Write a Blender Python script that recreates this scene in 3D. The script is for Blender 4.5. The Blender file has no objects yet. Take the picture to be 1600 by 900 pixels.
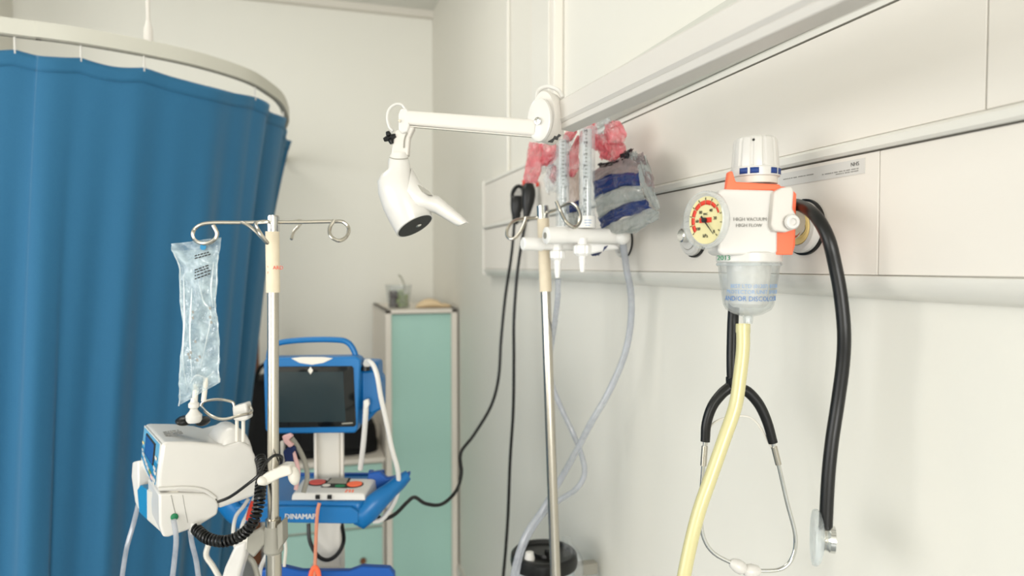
import bpy, bmesh, math, random
from mathutils import Vector, Matrix, noise

random.seed(7)
S = bpy.context.scene
COL = S.collection
PI = math.pi
F = 1067.0                       # focal length in pixels of a 1600 px wide frame (24 mm)
CAM = Vector((0, 0, 1.62))
YAW = math.radians(16.9)         # camera turned right of the bed head wall's direction (+Y)
PITCH = math.atan(35 / F)

# ------------------------------------------------------------------ camera
fwd = Vector((math.sin(YAW) * math.cos(PITCH), math.cos(YAW) * math.cos(PITCH), -math.sin(PITCH)))
rgt = Vector((math.cos(YAW), -math.sin(YAW), 0))
upv = rgt.cross(fwd)
cd = bpy.data.cameras.new('camera')
cd.lens = 24.0
cd.sensor_width = 36.0
cd.clip_start = 0.02
cd.dof.use_dof = True
cd.dof.focus_distance = 1.05
cd.dof.aperture_fstop = 3.0
cam = bpy.data.objects.new('camera', cd)
COL.objects.link(cam)
cam.matrix_world = Matrix(((rgt.x, upv.x, -fwd.x, CAM.x), (rgt.y, upv.y, -fwd.y, CAM.y), (rgt.z, upv.z, -fwd.z, CAM.z), (0, 0, 0, 1)))
S.camera = cam

# ------------------------------------------------------------------ light
S.view_settings.view_transform = 'Standard'
S.view_settings.look = 'None'
S.view_settings.gamma = 1.0
S.view_settings.use_curve_mapping = False
S.view_settings.exposure = -0.06
w = bpy.data.worlds.new('world')
S.world = w
w.use_nodes = True
w.node_tree.nodes['Background'].inputs[0].default_value = (0.80, 0.90, 1.0, 1)
w.node_tree.nodes['Background'].inputs[1].default_value = 1.0


def area(name, loc, target, sx, sy, power, col):
    l = bpy.data.lights.new(name, 'AREA')
    l.shape = 'RECTANGLE'
    l.size, l.size_y, l.energy, l.color = sx, sy, power, col
    o = bpy.data.objects.new(name, l)
    COL.objects.link(o)
    o.location = loc
    o.rotation_euler = (Vector(target) - Vector(loc)).to_track_quat('-Z', 'Y').to_euler()
    return o


area('window_light', (-3.05, 0.4, 1.75), (0.5, 1.2, 1.2), 2.6, 1.6, 64, (1.0, 0.985, 0.95))
area('corner_fill_light', (-0.62, 2.3, 3.06), (-0.55, 2.5, 0), 1.2, 0.6, 15, (1.0, 0.975, 0.92))  # added fill under the ceiling to lift the dim corner, no real lamp
area('rear_window_light', (-0.9, -4.35, 1.75), (0.0, 2.5, 1.35), 2.4, 1.5, 185, (1.0, 0.985, 0.955))


# ------------------------------------------------------------------ geometry helpers
def V(px, py, z):
    """pixel of the 1600x900 frame + distance along the optical axis -> world point"""
    return CAM + fwd * z + rgt * ((px - 800) / F * z) + upv * ((450 - py) / F * z)


def WX(px, py, X):
    d = V(px, py, 1.0) - CAM
    return CAM + d * (X / d.x)


def WY(px, py, Y):
    d = V(px, py, 1.0) - CAM
    return CAM + d * (Y / d.y)


def lerp(a, b, t):
    return a + (b - a) * t


def smooth_path(pts, n=6):
    pts = [Vector(p) for p in pts]
    P = [pts[0] * 2 - pts[1]] + pts + [pts[-1] * 2 - pts[-2]]
    out = []
    for i in range(1, len(P) - 2):
        a, b, c, d = P[i - 1], P[i], P[i + 1], P[i + 2]
        for k in range(n):
            t = k / n
            out.append(0.5 * ((2 * b) + (c - a) * t + (2 * a - 5 * b + 4 * c - d) * t * t + (3 * b - a - 3 * c + d) * t ** 3))
    out.append(pts[-1])
    return out


class MB:
    def __init__(s):
        s.v, s.f = [], []

    def add(s, vs, fs):
        n = len(s.v)
        s.v += [Vector(v) for v in vs]
        s.f += [tuple(i + n for i in f) for f in fs]
        return s

    def box(s, c, size, ax=None):
        c = Vector(c)
        ax = ax or (Vector((1, 0, 0)), Vector((0, 1, 0)), Vector((0, 0, 1)))
        vs = [c + ax[0] * size[0] * i / 2 + ax[1] * size[1] * j / 2 + ax[2] * size[2] * k / 2
              for i in (-1, 1) for j in (-1, 1) for k in (-1, 1)]
        return s.add(vs, [(0, 1, 3, 2), (4, 6, 7, 5), (0, 4, 5, 1), (2, 3, 7, 6), (0, 2, 6, 4), (1, 5, 7, 3)])

    def prism(s, poly, vec):
        n = len(poly)
        vec = Vector(vec)
        vs = [Vector(p) for p in poly] + [Vector(p) + vec for p in poly]
        fs = [tuple(range(n)), tuple(range(2 * n - 1, n - 1, -1))]
        fs += [(i, (i + 1) % n, n + (i + 1) % n, n + i) for i in range(n)]
        return s.add(vs, fs)

    def loft(s, rings, caps=True, closed=True):
        n = len(rings[0])
        vs = [p for r in rings for p in r]
        fs = []
        for i in range(len(rings) - 1):
            for j in range(n if closed else n - 1):
                a, b = i * n + j, i * n + (j + 1) % n
                fs.append((a, b, b + n, a + n))
        if caps:
            fs.append(tuple(range(n)))
            fs.append(tuple((len(rings) - 1) * n + k for k in reversed(range(n))))
        return s.add(vs, fs)

    def tube(s, path, r, seg=10, sm=5, caps=True):
        if sm:
            path = smooth_path(path, sm)
        path = [Vector(p) for p in path]
        n = len(path)
        if not isinstance(r, (list, tuple)):
            rs = [r] * n
        else:
            rs = [r[min(int(i / (n - 1) * (len(r) - 1)), len(r) - 2)] for i in range(n)]
            rs = []
            for i in range(n):
                t = i / (n - 1) * (len(r) - 1)
                k = min(int(t), len(r) - 2)
                rs.append(lerp(r[k], r[k + 1], t - k))
        T = [(path[min(i + 1, n - 1)] - path[max(i - 1, 0)]).normalized() for i in range(n)]
        ref = Vector((0, 0, 1)) if abs(T[0].z) < 0.9 else Vector((1, 0, 0))
        N = (ref - T[0] * ref.dot(T[0])).normalized()
        rings = []
        for i in range(n):
            N = (N - T[i] * N.dot(T[i])).normalized()
            B = T[i].cross(N)
            rings.append([path[i] + (N * math.cos(a) + B * math.sin(a)) * rs[i]
                          for a in [2 * PI * k / seg for k in range(seg)]])
        return s.loft(rings, caps)

    def lathe(s, prof, org, ax=(0, 0, 1), seg=32, ref=None, caps=True):
        """prof: (radius, distance along the axis)"""
        ax = Vector(ax).normalized()
        ref = Vector(ref) if ref else (Vector((1, 0, 0)) if abs(ax.x) < 0.9 else Vector((0, 1, 0)))
        N = (ref - ax * ref.dot(ax)).normalized()
        B = ax.cross(N)
        org = Vector(org)
        rings = [[org + ax * h + (N * math.cos(a) + B * math.sin(a)) * max(r, 1e-5)
                  for a in [2 * PI * k / seg for k in range(seg)]] for r, h in prof]
        return s.loft(rings, caps)

    def ball(s, c, r, seg=14, rings=9, ax=None):
        c = Vector(c)
        if not isinstance(r, (list, tuple)):
            r = (r, r, r)
        ax = ax or (Vector((1, 0, 0)), Vector((0, 1, 0)), Vector((0, 0, 1)))
        R = []
        for i in range(rings + 1):
            th = PI * (0.02 + 0.96 * i / rings)
            R.append([c + ax[0] * r[0] * math.sin(th) * math.cos(2 * PI * k / seg)
                      + ax[1] * r[1] * math.sin(th) * math.sin(2 * PI * k / seg)
                      + ax[2] * r[2] * math.cos(th) for k in range(seg)])
        return s.loft(R)

    def grid(s, fn, nu, nv):
        vs = [fn(i / nu, j / nv) for i in range(nu + 1) for j in range(nv + 1)]
        fs = [(i * (nv + 1) + j, (i + 1) * (nv + 1) + j, (i + 1) * (nv + 1) + j + 1, i * (nv + 1) + j + 1)
              for i in range(nu) for j in range(nv)]
        return s.add(vs, fs)

    def obj(s, name, mat, parent=None, bevel=0.0, ang=35, bseg=2, sub=0, solid=0, loc=None, recalc=True):
        if parent is not None:
            o0 = Vector(parent['org'])
        elif loc is not None:
            o0 = Vector(loc)
        else:
            xs = [v for v in s.v]
            o0 = Vector(((min(v.x for v in xs) + max(v.x for v in xs)) / 2,
                         (min(v.y for v in xs) + max(v.y for v in xs)) / 2, min(v.z for v in xs)))
        me = bpy.data.meshes.new(name)
        me.from_pydata([v - o0 for v in s.v], [], s.f)
        bm = bmesh.new()
        bm.from_mesh(me)
        bmesh.ops.remove_doubles(bm, verts=bm.verts, dist=1e-6)
        if recalc:
            bmesh.ops.recalc_face_normals(bm, faces=bm.faces)
        bm.to_mesh(me)
        bm.free()
        me.shade_smooth()
        me.set_sharp_from_angle(angle=math.radians(ang))
        me.materials.append(mat)
        o = bpy.data.objects.new(name, me)
        COL.objects.link(o)
        if parent is not None:
            root = parent
            o.parent = root
            o['org'] = list(o0)
        else:
            o.location = o0
            o['org'] = list(o0)
        if bevel:
            b = o.modifiers.new('bevel', 'BEVEL')
            b.width, b.segments, b.limit_method, b.angle_limit = bevel, bseg, 'ANGLE', math.radians(32)
        if sub:
            m = o.modifiers.new('sub', 'SUBSURF')
            m.levels = m.render_levels = sub
        if solid:
            m = o.modifiers.new('solid', 'SOLIDIFY')
            m.thickness = solid
            m.offset = 0
        return o


def tag(o, label=None, cat=None, group=None, kind=None):
    if label:
        o['label'] = label
    if cat:
        o['category'] = cat
    if group:
        o['group'] = group
    if kind:
        o['kind'] = kind
    return o


def thing(name, loc, label, cat, group=None):
    o = bpy.data.objects.new(name, None)
    o.empty_display_size = 0.02
    COL.objects.link(o)
    o.location = loc
    o['org'] = list(loc)
    return tag(o, label, cat, group)


def text(s, size, org, xd, yd, mat, parent, name='lettering', depth=0.0002, bend=None, align='LEFT', squeeze=1.0):
    """flat printed lettering; bend=(radius) wraps it round a vertical cylinder centred behind it"""
    cu = bpy.data.curves.new('t', 'FONT')
    cu.body = s
    cu.size = size
    cu.align_x = align
    cu.resolution_u = 2
    cu.extrude = depth
    t = bpy.data.objects.new('t', cu)
    COL.objects.link(t)
    dg = bpy.context.evaluated_depsgraph_get()
    me0 = bpy.data.meshes.new_from_object(t.evaluated_get(dg))
    bpy.data.objects.remove(t)
    xd, yd = Vector(xd).normalized(), Vector(yd).normalized()
    nd = xd.cross(yd).normalized()
    org = Vector(org)
    mb = MB()
    vs = []
    for v in me0.vertices:
        x, y, z = v.co.x * squeeze, v.co.y, v.co.z
        if bend:
            a = x / bend
            vs.append(org + xd * (math.sin(a) * (bend + z)) + nd * (math.cos(a) * (bend + z) - bend) + yd * y)
        else:
            vs.append(org + xd * x + yd * y + nd * z)
    mb.add(vs, [tuple(p.vertices) for p in me0.polygons])
    bpy.data.meshes.remove(me0)
    return mb.obj(name, mat, parent)


def cyl(mb, a, b, r, seg=20, r2=None):
    a, b = Vector(a), Vector(b)
    return mb.lathe([(r, 0), (r if r2 is None else r2, (b - a).length)], a, b - a, seg)


# ------------------------------------------------------------------ materials
def srgb(r, g, b):
    f = lambda c: (c / 255 / 12.92) if c / 255 <= 0.04045 else ((c / 255 + 0.055) / 1.055) ** 2.4
    return (f(r), f(g), f(b), 1)


def M(name, col, rough=0.5, metal=0.0, var=0.0, vscale=8.0, bump=0.0, bscale=60.0, trans=0.0, alpha=1.0,
      coat=0.0, sss=0.0, sheen=0.0, stretch=(1, 1, 1), ior=1.45):
    m = bpy.data.materials.new(name)
    m.use_nodes = True
    nt = m.node_tree
    p = nt.nodes['Principled BSDF']
    p.inputs['Base Color'].default_value = col
    p.inputs['Roughness'].default_value = rough
    p.inputs['Metallic'].default_value = metal
    p.inputs['Transmission Weight'].default_value = trans
    p.inputs['Alpha'].default_value = alpha
    p.inputs['Coat Weight'].default_value = coat
    p.inputs['Sheen Weight'].default_value = sheen
    p.inputs['IOR'].default_value = ior
    tc = nt.nodes.new('ShaderNodeTexCoord')
    mp = nt.nodes.new('ShaderNodeMapping')
    mp.inputs['Scale'].default_value = stretch
    nt.links.new(tc.outputs['Object'], mp.inputs['Vector'])
    nz = nt.nodes.new('ShaderNodeTexNoise')
    nz.inputs['Scale'].default_value = vscale
    nz.inputs['Detail'].default_value = 4
    nt.links.new(mp.outputs[0], nz.inputs['Vector'])
    mx = nt.nodes.new('ShaderNodeMixRGB')
    mx.blend_type = 'MULTIPLY'
    mx.inputs['Fac'].default_value = 1
    mx.inputs['Color1'].default_value = col
    mr = nt.nodes.new('ShaderNodeMapRange')
    mr.inputs['To Min'].default_value = 1 - var
    mr.inputs['To Max'].default_value = 1 + var * 0.4
    nt.links.new(nz.outputs['Fac'], mr.inputs['Value'])
    nt.links.new(mr.outputs[0], mx.inputs['Color2'])
    nt.links.new(mx.outputs[0], p.inputs['Base Color'])
    if bump:
        n2 = nt.nodes.new('ShaderNodeTexNoise')
        n2.inputs['Scale'].default_value = bscale
        n2.inputs['Detail'].default_value = 3
        nt.links.new(mp.outputs[0], n2.inputs['Vector'])
        bp = nt.nodes.new('ShaderNodeBump')
        bp.inputs['Strength'].default_value = bump
        bp.inputs['Distance'].default_value = 0.002
        nt.links.new(n2.outputs['Fac'], bp.inputs['Height'])
        nt.links.new(bp.outputs[0], p.inputs['Normal'])
    return m


def film(name, col, opacity=0.35, rough=0.15, bump=0.6, bscale=45, gloss=0.25, wave=None):
    """thin clear plastic: part see-through, part coloured, with a gloss"""
    m = bpy.data.materials.new(name)
    m.use_nodes = True
    nt = m.node_tree
    nt.nodes.remove(nt.nodes['Principled BSDF'])
    out = nt.nodes['Material Output']
    tr = nt.nodes.new('ShaderNodeBsdfTransparent')
    tr.inputs[0].default_value = (0.96, 0.97, 0.97, 1)
    df = nt.nodes.new('ShaderNodeBsdfDiffuse')
    df.inputs[0].default_value = col
    tl = nt.nodes.new('ShaderNodeBsdfTranslucent')
    tl.inputs[0].default_value = col
    gl = nt.nodes.new('ShaderNodeBsdfGlossy')
    gl.inputs['Roughness'].default_value = rough
    nz = nt.nodes.new('ShaderNodeTexNoise')
    nz.inputs['Scale'].default_value = bscale
    nz.inputs['Detail'].default_value = 3
    tc = nt.nodes.new('ShaderNodeTexCoord')
    nt.links.new(tc.outputs['Object'], nz.inputs['Vector'])
    bp = nt.nodes.new('ShaderNodeBump')
    bp.inputs['Strength'].default_value = bump
    bp.inputs['Distance'].default_value = 0.004
    nt.links.new(nz.outputs['Fac'], bp.inputs['Height'])
    for n in (df, gl):
        nt.links.new(bp.outputs[0], n.inputs['Normal'])
    a = nt.nodes.new('ShaderNodeMixShader')
    a.inputs[0].default_value = 0.4
    nt.links.new(df.outputs[0], a.inputs[1])
    nt.links.new(tl.outputs[0], a.inputs[2])
    b = nt.nodes.new('ShaderNodeMixShader')
    mr = nt.nodes.new('ShaderNodeMapRange')
    mr.inputs['From Min'].default_value = 0.35
    mr.inputs['From Max'].default_value = 0.65
    mr.inputs['To Min'].default_value = max(0, opacity - 0.18)
    mr.inputs['To Max'].default_value = min(1, opacity + 0.18)
    nt.links.new(nz.outputs['Fac'], mr.inputs['Value'])
    nt.links.new(mr.outputs[0], b.inputs[0])
    nt.links.new(tr.outputs[0], b.inputs[1])
    nt.links.new(a.outputs[0], b.inputs[2])
    lw = nt.nodes.new('ShaderNodeLayerWeight')
    lw.inputs[0].default_value = 0.5
    nt.links.new(bp.outputs[0], lw.inputs['Normal'])
    fr = nt.nodes.new('ShaderNodeMath')
    fr.operation = 'POWER'
    fr.inputs[1].default_value = 3.5
    nt.links.new(lw.outputs['Facing'], fr.inputs[0])
    f2 = nt.nodes.new('ShaderNodeMapRange')
    f2.inputs['To Min'].default_value = 0.04
    f2.inputs['To Max'].default_value = 0.04 + 1.6 * gloss
    nt.links.new(fr.outputs[0], f2.inputs['Value'])
    c = nt.nodes.new('ShaderNodeMixShader')
    nt.links.new(f2.outputs[0], c.inputs[0])
    nt.links.new(b.outputs[0], c.inputs[1])
    nt.links.new(gl.outputs[0], c.inputs[2])
    nt.links.new(c.outputs[0], out.inputs[0])
    return m


m_wall = M('painted_wall', srgb(230, 227, 217), 0.55, var=0.03, vscale=1.5, bump=0.08, bscale=120)
m_wall2 = M('painted_back_wall', srgb(232, 230, 220), 0.6, var=0.03, vscale=1.2, bump=0.08, bscale=120)
m_ceil = M('ceiling_paint', srgb(225, 224, 216), 0.8, var=0.03)
m_floor = M('vinyl_floor', srgb(150, 155, 158), 0.4, var=0.12, vscale=30)
m_trunk = M('cream_panel', srgb(230, 224, 214), 0.38, var=0.02, vscale=3)
m_rail = M('cream_extrusion', srgb(228, 225, 216), 0.3, var=0.02)
m_railp = M('rail_paint', srgb(196, 194, 182), 0.45, var=0.03)
m_gap = M('dark_gap', srgb(40, 36, 30), 0.8)
m_diff = M('acrylic_diffuser', srgb(214, 213, 202), 0.12, var=0.06, vscale=6, stretch=(1, 0.3, 1), coat=0.3)
m_white = M('white_plastic', srgb(213, 210, 204), 0.3, var=0.02, coat=0.15)
m_fm = M('bright_white_plastic', srgb(242, 240, 235), 0.3, var=0.02)
m_white2 = M('white_enamel', srgb(212, 207, 199), 0.35, var=0.02)
m_cream = M('warm_white_plastic', srgb(218, 213, 202), 0.4, var=0.03)
m_steel = M('brushed_steel', srgb(196, 190, 178), 0.24, 1.0, var=0.1, vscale=40, stretch=(1, 1, 0.05))
m_chrome = M('chrome', srgb(214, 214, 210), 0.1, 1.0)
m_grey = M('grey_clamp_plastic', srgb(148, 145, 134), 0.5, var=0.06, vscale=30)
m_black = M('black_rubber', srgb(12, 12, 11), 0.36, var=0.1)
m_blackm = M('black_cloth', srgb(10, 10, 11), 0.85, var=0.2, vscale=20)
m_glassblk = M('black_glass', srgb(14, 18, 20), 0.08, coat=0.3)
m_screen = M('dark_screen', srgb(38, 52, 56), 0.16, var=0.25, vscale=6)
m_blue = M('blue_moulding', srgb(10, 104, 166), 0.35, var=0.05, vscale=10)
m_blued = M('deep_blue_moulding', srgb(8, 78, 158), 0.4, var=0.05)
m_blue2 = M('pale_blue_print', srgb(96, 162, 196), 0.4)
m_blue3 = M('petrol_blue_print', srgb(22, 122, 168), 0.4)
m_lcd = M('blue_lcd', srgb(38, 92, 160), 0.15, coat=0.2)
m_teal = M('teal_panel', srgb(172, 212, 200), 0.5, var=0.04, vscale=2)
m_alu = M('pale_frame', srgb(226, 218, 206), 0.45)
m_orange = M('orange_plastic', srgb(252, 112, 72), 0.4, var=0.02)
m_red = M('red_plastic', srgb(214, 60, 40), 0.45)
m_dial = M('cream_dial', srgb(222, 212, 160), 0.5, var=0.03)
m_ink = M('black_ink', srgb(36, 36, 34), 0.6)
m_inkg = M('grey_ink', srgb(140, 138, 132), 0.6)
m_green = M('green_ink', srgb(28, 120, 78), 0.6)
m_blueink = M('blue_ink', srgb(74, 120, 180), 0.6)
m_blueink2 = M('faded_blue_ink', srgb(128, 160, 200), 0.6)
m_navy = M('navy_print', srgb(32, 62, 128), 0.45)
m_bowl = film('clear_bowl_plastic', (0.9, 0.92, 0.92, 1), 0.03, 0.05, 0.03, 20, 0.3)
m_gauge = film('gauge_case_plastic', (0.86, 0.88, 0.87, 1), 0.3, 0.08, 0.03, 20, 0.25)
m_clear = film('clear_plastic', (0.85, 0.88, 0.88, 1), 0.16, 0.08, 0.05, 20, 0.2)
m_clear2 = film('cloudy_clear_plastic', (0.80, 0.85, 0.86, 1), 0.38, 0.15, 0.1, 20, 0.15)
m_tube = film('clear_tubing', (0.58, 0.60, 0.65, 1), 0.6, 0.15, 0.05, 20, 0.15)
m_bag = film('crumpled_drip_bag', (0.70, 0.82, 0.86, 1), 0.42, 0.14, 1.0, 55, 0.22)
m_pink = film('pink_film', srgb(240, 122, 132), 0.55, 0.2, 0.9, 35, 0.2)
m_wrap = film('clear_wrap', (0.80, 0.82, 0.83, 1), 0.25, 0.12, 1.0, 40, 0.2)
m_yel = M('yellowed_tubing', srgb(206, 198, 148), 0.25, var=0.06, vscale=12, coat=0.2)
m_tape = M('masking_tape', srgb(228, 214, 188), 0.7, var=0.12, vscale=60)
m_wood = M('brown_wood', srgb(120, 74, 44), 0.6, var=0.2, vscale=20)
m_grapeg = M('green_grape', srgb(140, 158, 90), 0.3, var=0.1)
m_grapeb = M('dark_grape', srgb(70, 46, 44), 0.3, var=0.15)
m_bun = M('pale_crust', srgb(226, 202, 164), 0.7, var=0.12, vscale=30)
m_stem = M('grape_stem', srgb(120, 120, 96), 0.7)
m_redm = M('muted_red_plastic', srgb(206, 84, 76), 0.5)
m_pinkp = M('pink_plastic', srgb(222, 178, 176), 0.5)
m_orangec = M('faded_orange_cord', srgb(214, 140, 112), 0.5)
m_navyc = M('navy_cloth', srgb(22, 38, 84), 0.8)
m_yring = M('yellow_ring', srgb(236, 208, 140), 0.5)

# curtain: matte blue cloth that lets some light through
m_curt = bpy.data.materials.new('blue_curtain_cloth')
m_curt.use_nodes = True
nt = m_curt.node_tree
p = nt.nodes['Principled BSDF']
p.inputs['Roughness'].default_value = 0.8
p.inputs['Sheen Weight'].default_value = 0.35
p.inputs['Sheen Tint'].default_value = (0.6, 0.8, 0.9, 1)
tc = nt.nodes.new('ShaderNodeTexCoord')
nz = nt.nodes.new('ShaderNodeTexNoise')
nz.inputs['Scale'].default_value = 400
nt.links.new(tc.outputs['Object'], nz.inputs['Vector'])
rp = nt.nodes.new('ShaderNodeMixRGB')
rp.inputs['Color1'].default_value = srgb(30, 100, 142)
rp.inputs['Color2'].default_value = srgb(46, 116, 156)
nt.links.new(nz.outputs['Fac'], rp.inputs['Fac'])
nt.links.new(rp.outputs[0], p.inputs['Base Color'])
tl = nt.nodes.new('ShaderNodeBsdfTranslucent')
tl.inputs[0].default_value = srgb(20, 110, 165)
mx = nt.nodes.new('ShaderNodeMixShader')
mx.inputs[0].default_value = 0.2
nt.links.new(p.outputs[0], mx.inputs[1])
nt.links.new(tl.outputs[0], mx.inputs[2])
nt.links.new(mx.outputs[0], nt.nodes['Material Output'].inputs[0])

# ------------------------------------------------------------------ the room
WR = 0.74      # right wall
TR = 0.70      # face of the bed head trunking
YB = 4.07      # back wall
H = CAM.z + 1.50
XL, YF = -3.2, -4.5


def struct(name, mb, mat, **k):
    return tag(mb.obj(name, mat, **k), kind='structure')


struct('floor', MB().box(((XL + WR) / 2, (YB + YF) / 2, -0.05), (WR - XL + 0.4, YB - YF + 0.4, 0.1)), m_floor)
struct('ceiling', MB().box(((XL + WR) / 2, (YB + YF) / 2, H + 0.05), (WR - XL + 0.4, YB - YF + 0.4, 0.1)), m_ceil)
struct('wall_right', MB().box((WR + 0.05, (YB + YF) / 2, H / 2), (0.1, YB - YF + 0.2, H)), m_wall)
XP = WY(21, 60, YB).x
struct('wall_back', MB().box(((XP + WR) / 2, YB + 0.05, H / 2), (WR - XP, 0.1, H)), m_wall2)
struct('wall_back_pier', MB().box(((XL + XP) / 2, YB - 0.22, H / 2), (XP - XL, 0.66, H)), m_wall)
mb = MB()
wl = XL - 0.05
mb.box((wl, (0.4 - 1.35 + YF) / 2, H / 2), (0.1, 0.4 - 1.35 - YF, H))
mb.box((wl, (0.4 + 1.35 + YB) / 2, H / 2), (0.1, YB - 1.75, H))
mb.box((wl, 0.4, 0.45), (0.1, 2.7, 0.9))
mb.box((wl, 0.4, (2.6 + H) / 2), (0.1, 2.7, H - 2.6))
struct('wall_left', mb, m_wall)
mb = MB()
mb.box(((XL - 2.15) / 2, YF - 0.05, H / 2), (-2.15 - XL, 0.1, H))
mb.box(((0.35 + WR) / 2, YF - 0.05, H / 2), (WR - 0.35, 0.1, H))
mb.box((-0.9, YF - 0.05, 0.45), (2.5, 0.1, 0.9))
mb.box((-0.9, YF - 0.05, (2.5 + H) / 2), (2.5, 0.1, H - 2.5))
struct('wall_front', mb, m_wall)
for nm, c, sz, bars in (('window_1', (wl, 0.4, 1.75), (0.06, 2.7, 1.7), 'y'), ('window_2', (-0.9, YF - 0.05, 1.7), (2.5, 0.06, 1.6), 'x')):
    mb = MB()
    c = Vector(c)
    L = sz[1] if bars == 'y' else sz[0]
    d = Vector((0, 1, 0)) if bars == 'y' else Vector((1, 0, 0))
    n = Vector((1, 0, 0)) if bars == 'y' else Vector((0, 1, 0))
    up = Vector((0, 0, 1))
    for t in (-0.5, 0, 0.5):
        mb.box(c + d * (L - 0.05) * t, (0.05, 0.06, sz[2]), (d, n, up))
    for t in (-0.5, 0.5):
        mb.box(c + up * (sz[2] - 0.05) * t, (L, 0.06, 0.05), (d, n, up))
    struct(nm, mb, m_white2)
struct('baseboard_right', MB().box((WR - 0.008, (YB + YF) / 2, 0.05), (0.016, YB - YF, 0.1)), m_white2)
struct('baseboard_back', MB().box(((XP + WR) / 2, YB - 0.008, 0.05), (WR - XP, 0.016, 0.1)), m_white2)
struct('trim_1', MB().box(((XP + WR) / 2, YB - 0.02, H - 0.02), (WR - XP, 0.04, 0.04)), m_cream)
# riser duct and thin conduit on the right wall
y0, y1 = WX(866, 100, WR - 0.03).y, WX(829, 100, WR - 0.03).y
tk = thing('cable_riser', (WR, (y0 + y1) / 2, 1.83), 'broad white cable riser running up the wall behind the lamp joint', 'conduit')
MB().box((WR - 0.016, (y0 + y1) / 2, (1.83 + H) / 2), (0.030, y1 - y0, H - 1.83)).obj('duct', m_trunk, tk, bevel=0.003)
MB().box((WR - 0.034, (y0 + y1) / 2, (1.83 + H) / 2), (0.006, (y1 - y0) * 0.72, H - 1.83)).obj('duct_lid', m_rail, tk, bevel=0.002)
a = WX(792, 100, WR - 0.01)
tag(MB().box((WR - 0.007, a.y, (1.84 + H) / 2), (0.012, 0.03, H - 1.84)).obj('conduit', m_rail, bevel=0.003),
    'thin white conduit strip on the wall left of the broad riser', 'conduit')

# ------------------------------------------------------------------ bed head trunking
YE = WX(756, 400, TR).y          # far end
YN = -0.55                       # near end, out of the frame
zc = CAM.z
hB, hP0, hG, hM, hT = zc - 0.045, zc - 0.012, zc + 0.1475, zc + 0.167, zc + 0.326


def yx(px, X=TR):
    return WX(px, 400, X).y


trk = thing('bedhead_trunking', (WR, (YE + YN) / 2, hB), 'long cream bedhead services trunking running along the right wall', 'trunking')


def ext(poly, ya, yb):
    return MB().prism([(x, ya, z) for x, z in poly], (0, yb - ya, 0))


ext([(WR + 0.0, hP0), (TR + 0.012, hP0), (TR + 0.012, hT + 0.012), (WR, hT + 0.012)], YN, YE - 0.004).obj('backing', m_gap, trk)
sU, sL = yx(1535), yx(1372)
for ya, yb in ((YN, sU - 0.0008), (sU + 0.0008, YE - 0.004)):
    ext([(TR + 0.012, hM), (TR, hM), (TR, hT - 0.0015), (TR + 0.012, hT - 0.0015)], ya, yb).obj('upper_panel', m_trunk, trk, bevel=0.0008)
for ya, yb in ((YN, sL - 0.0006), (sL + 0.0006, YE - 0.004)):
    ext([(TR + 0.012, hP0), (TR, hP0), (TR, hG - 0.0018), (TR + 0.012, hG - 0.0018)], ya, yb).obj('lower_panel', m_trunk, trk, bevel=0.0008)
ext([(TR + 0.012, hG + 0.0005), (TR - 0.003, hG + 0.0005), (TR - 0.007, hG + 0.004), (TR - 0.007, hM - 0.006), (TR - 0.003, hM - 0.002), (TR - 0.001, hM - 0.001), (TR + 0.012, hM)],
    YN, YE - 0.004).obj('middle_rail', m_rail, trk)
ext([(WR, hB), (TR + 0.022, hB + 0.002), (TR + 0.008, hB + 0.010), (TR - 0.001, hB + 0.022), (TR - 0.003, hP0 - 0.002), (TR, hP0 - 0.0008), (TR + 0.02, hP0)],
    YN, YE - 0.004).obj('bottom_rail', m_rail, trk)
ext([(WR, hT + 0.014), (TR + 0.003, hT + 0.014), (TR, hT + 0.010), (TR, hT + 0.0015), (TR + 0.012, hT + 0.0015), (TR + 0.012, hT + 0.010), (WR, hT + 0.010)],
    YN, YE - 0.004).obj('top_rail', m_rail, trk)
ext([(WR, hB - 0.001), (TR - 0.006, hB + 0.008), (TR - 0.006, hT + 0.012), (TR, hT + 0.016), (WR, hT + 0.016)], YE - 0.004, YE + 0.008).obj('end_cap', m_rail, trk, bevel=0.002)
YL = yx(918)
prof = [(WR, hT + 0.015)] + [(TR + 0.012 - 0.045 * math.sin(PI * t * 0.5) ** 0.7 if t < 0.5 else TR + 0.012 - 0.045 * math.sin(PI * t * 0.5) ** 0.7,
                              hT + 0.015 + 0.07 * (1 - math.cos(PI * 0.5 * t))) for t in (0.06, 0.15, 0.3, 0.45, 0.6, 0.8, 1.0)] + [(TR - 0.033, hT + 0.11), (WR, hT + 0.11)]
lum = ext(prof, YN, YL)
lo = lum.obj('bed_light_diffuser', m_diff, trk)
tag(lo, 'glossy pale grey light diffuser along the trunking top')
for px in (1072, 1240):
    c = WX(px, 126 if px == 1072 else 45, TR - 0.012)
    MB().ball(c, 0.003).obj('screw', m_grey, lo)

# label on the trunking
ya, yb = yx(1350), yx(1216)
lb = thing('trunking_label', (TR - 0.001, (ya + yb) / 2, hG - 0.026), 'narrow white printed label strip under the dark groove of the trunking', 'label')
MB().box((TR - 0.0006, (ya + yb) / 2, hG - 0.017), (0.0008, yb - ya, 0.020)).obj('strip', m_white, lb)
cx = TR - 0.0012
text('NHS', 0.0075, (cx, ya + 0.024, hG - 0.0155), (0, -1, 0), (0, 0, 1), m_ink, lb, depth=0.0001)
for a0, b0, zz in ((0.012, 0.075, -0.0195), (0.095, 0.16, -0.0165), (0.012, 0.05, -0.0225)):
    y = ya + a0
    mb = MB()
    while y < ya + b0:
        L = random.uniform(0.002, 0.006)
        mb.box((cx, y, hG + zz), (0.0003, L, 0.0013))
        y += L + 0.0012
    mb.obj('small_print', m_inkg, lb)


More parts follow.
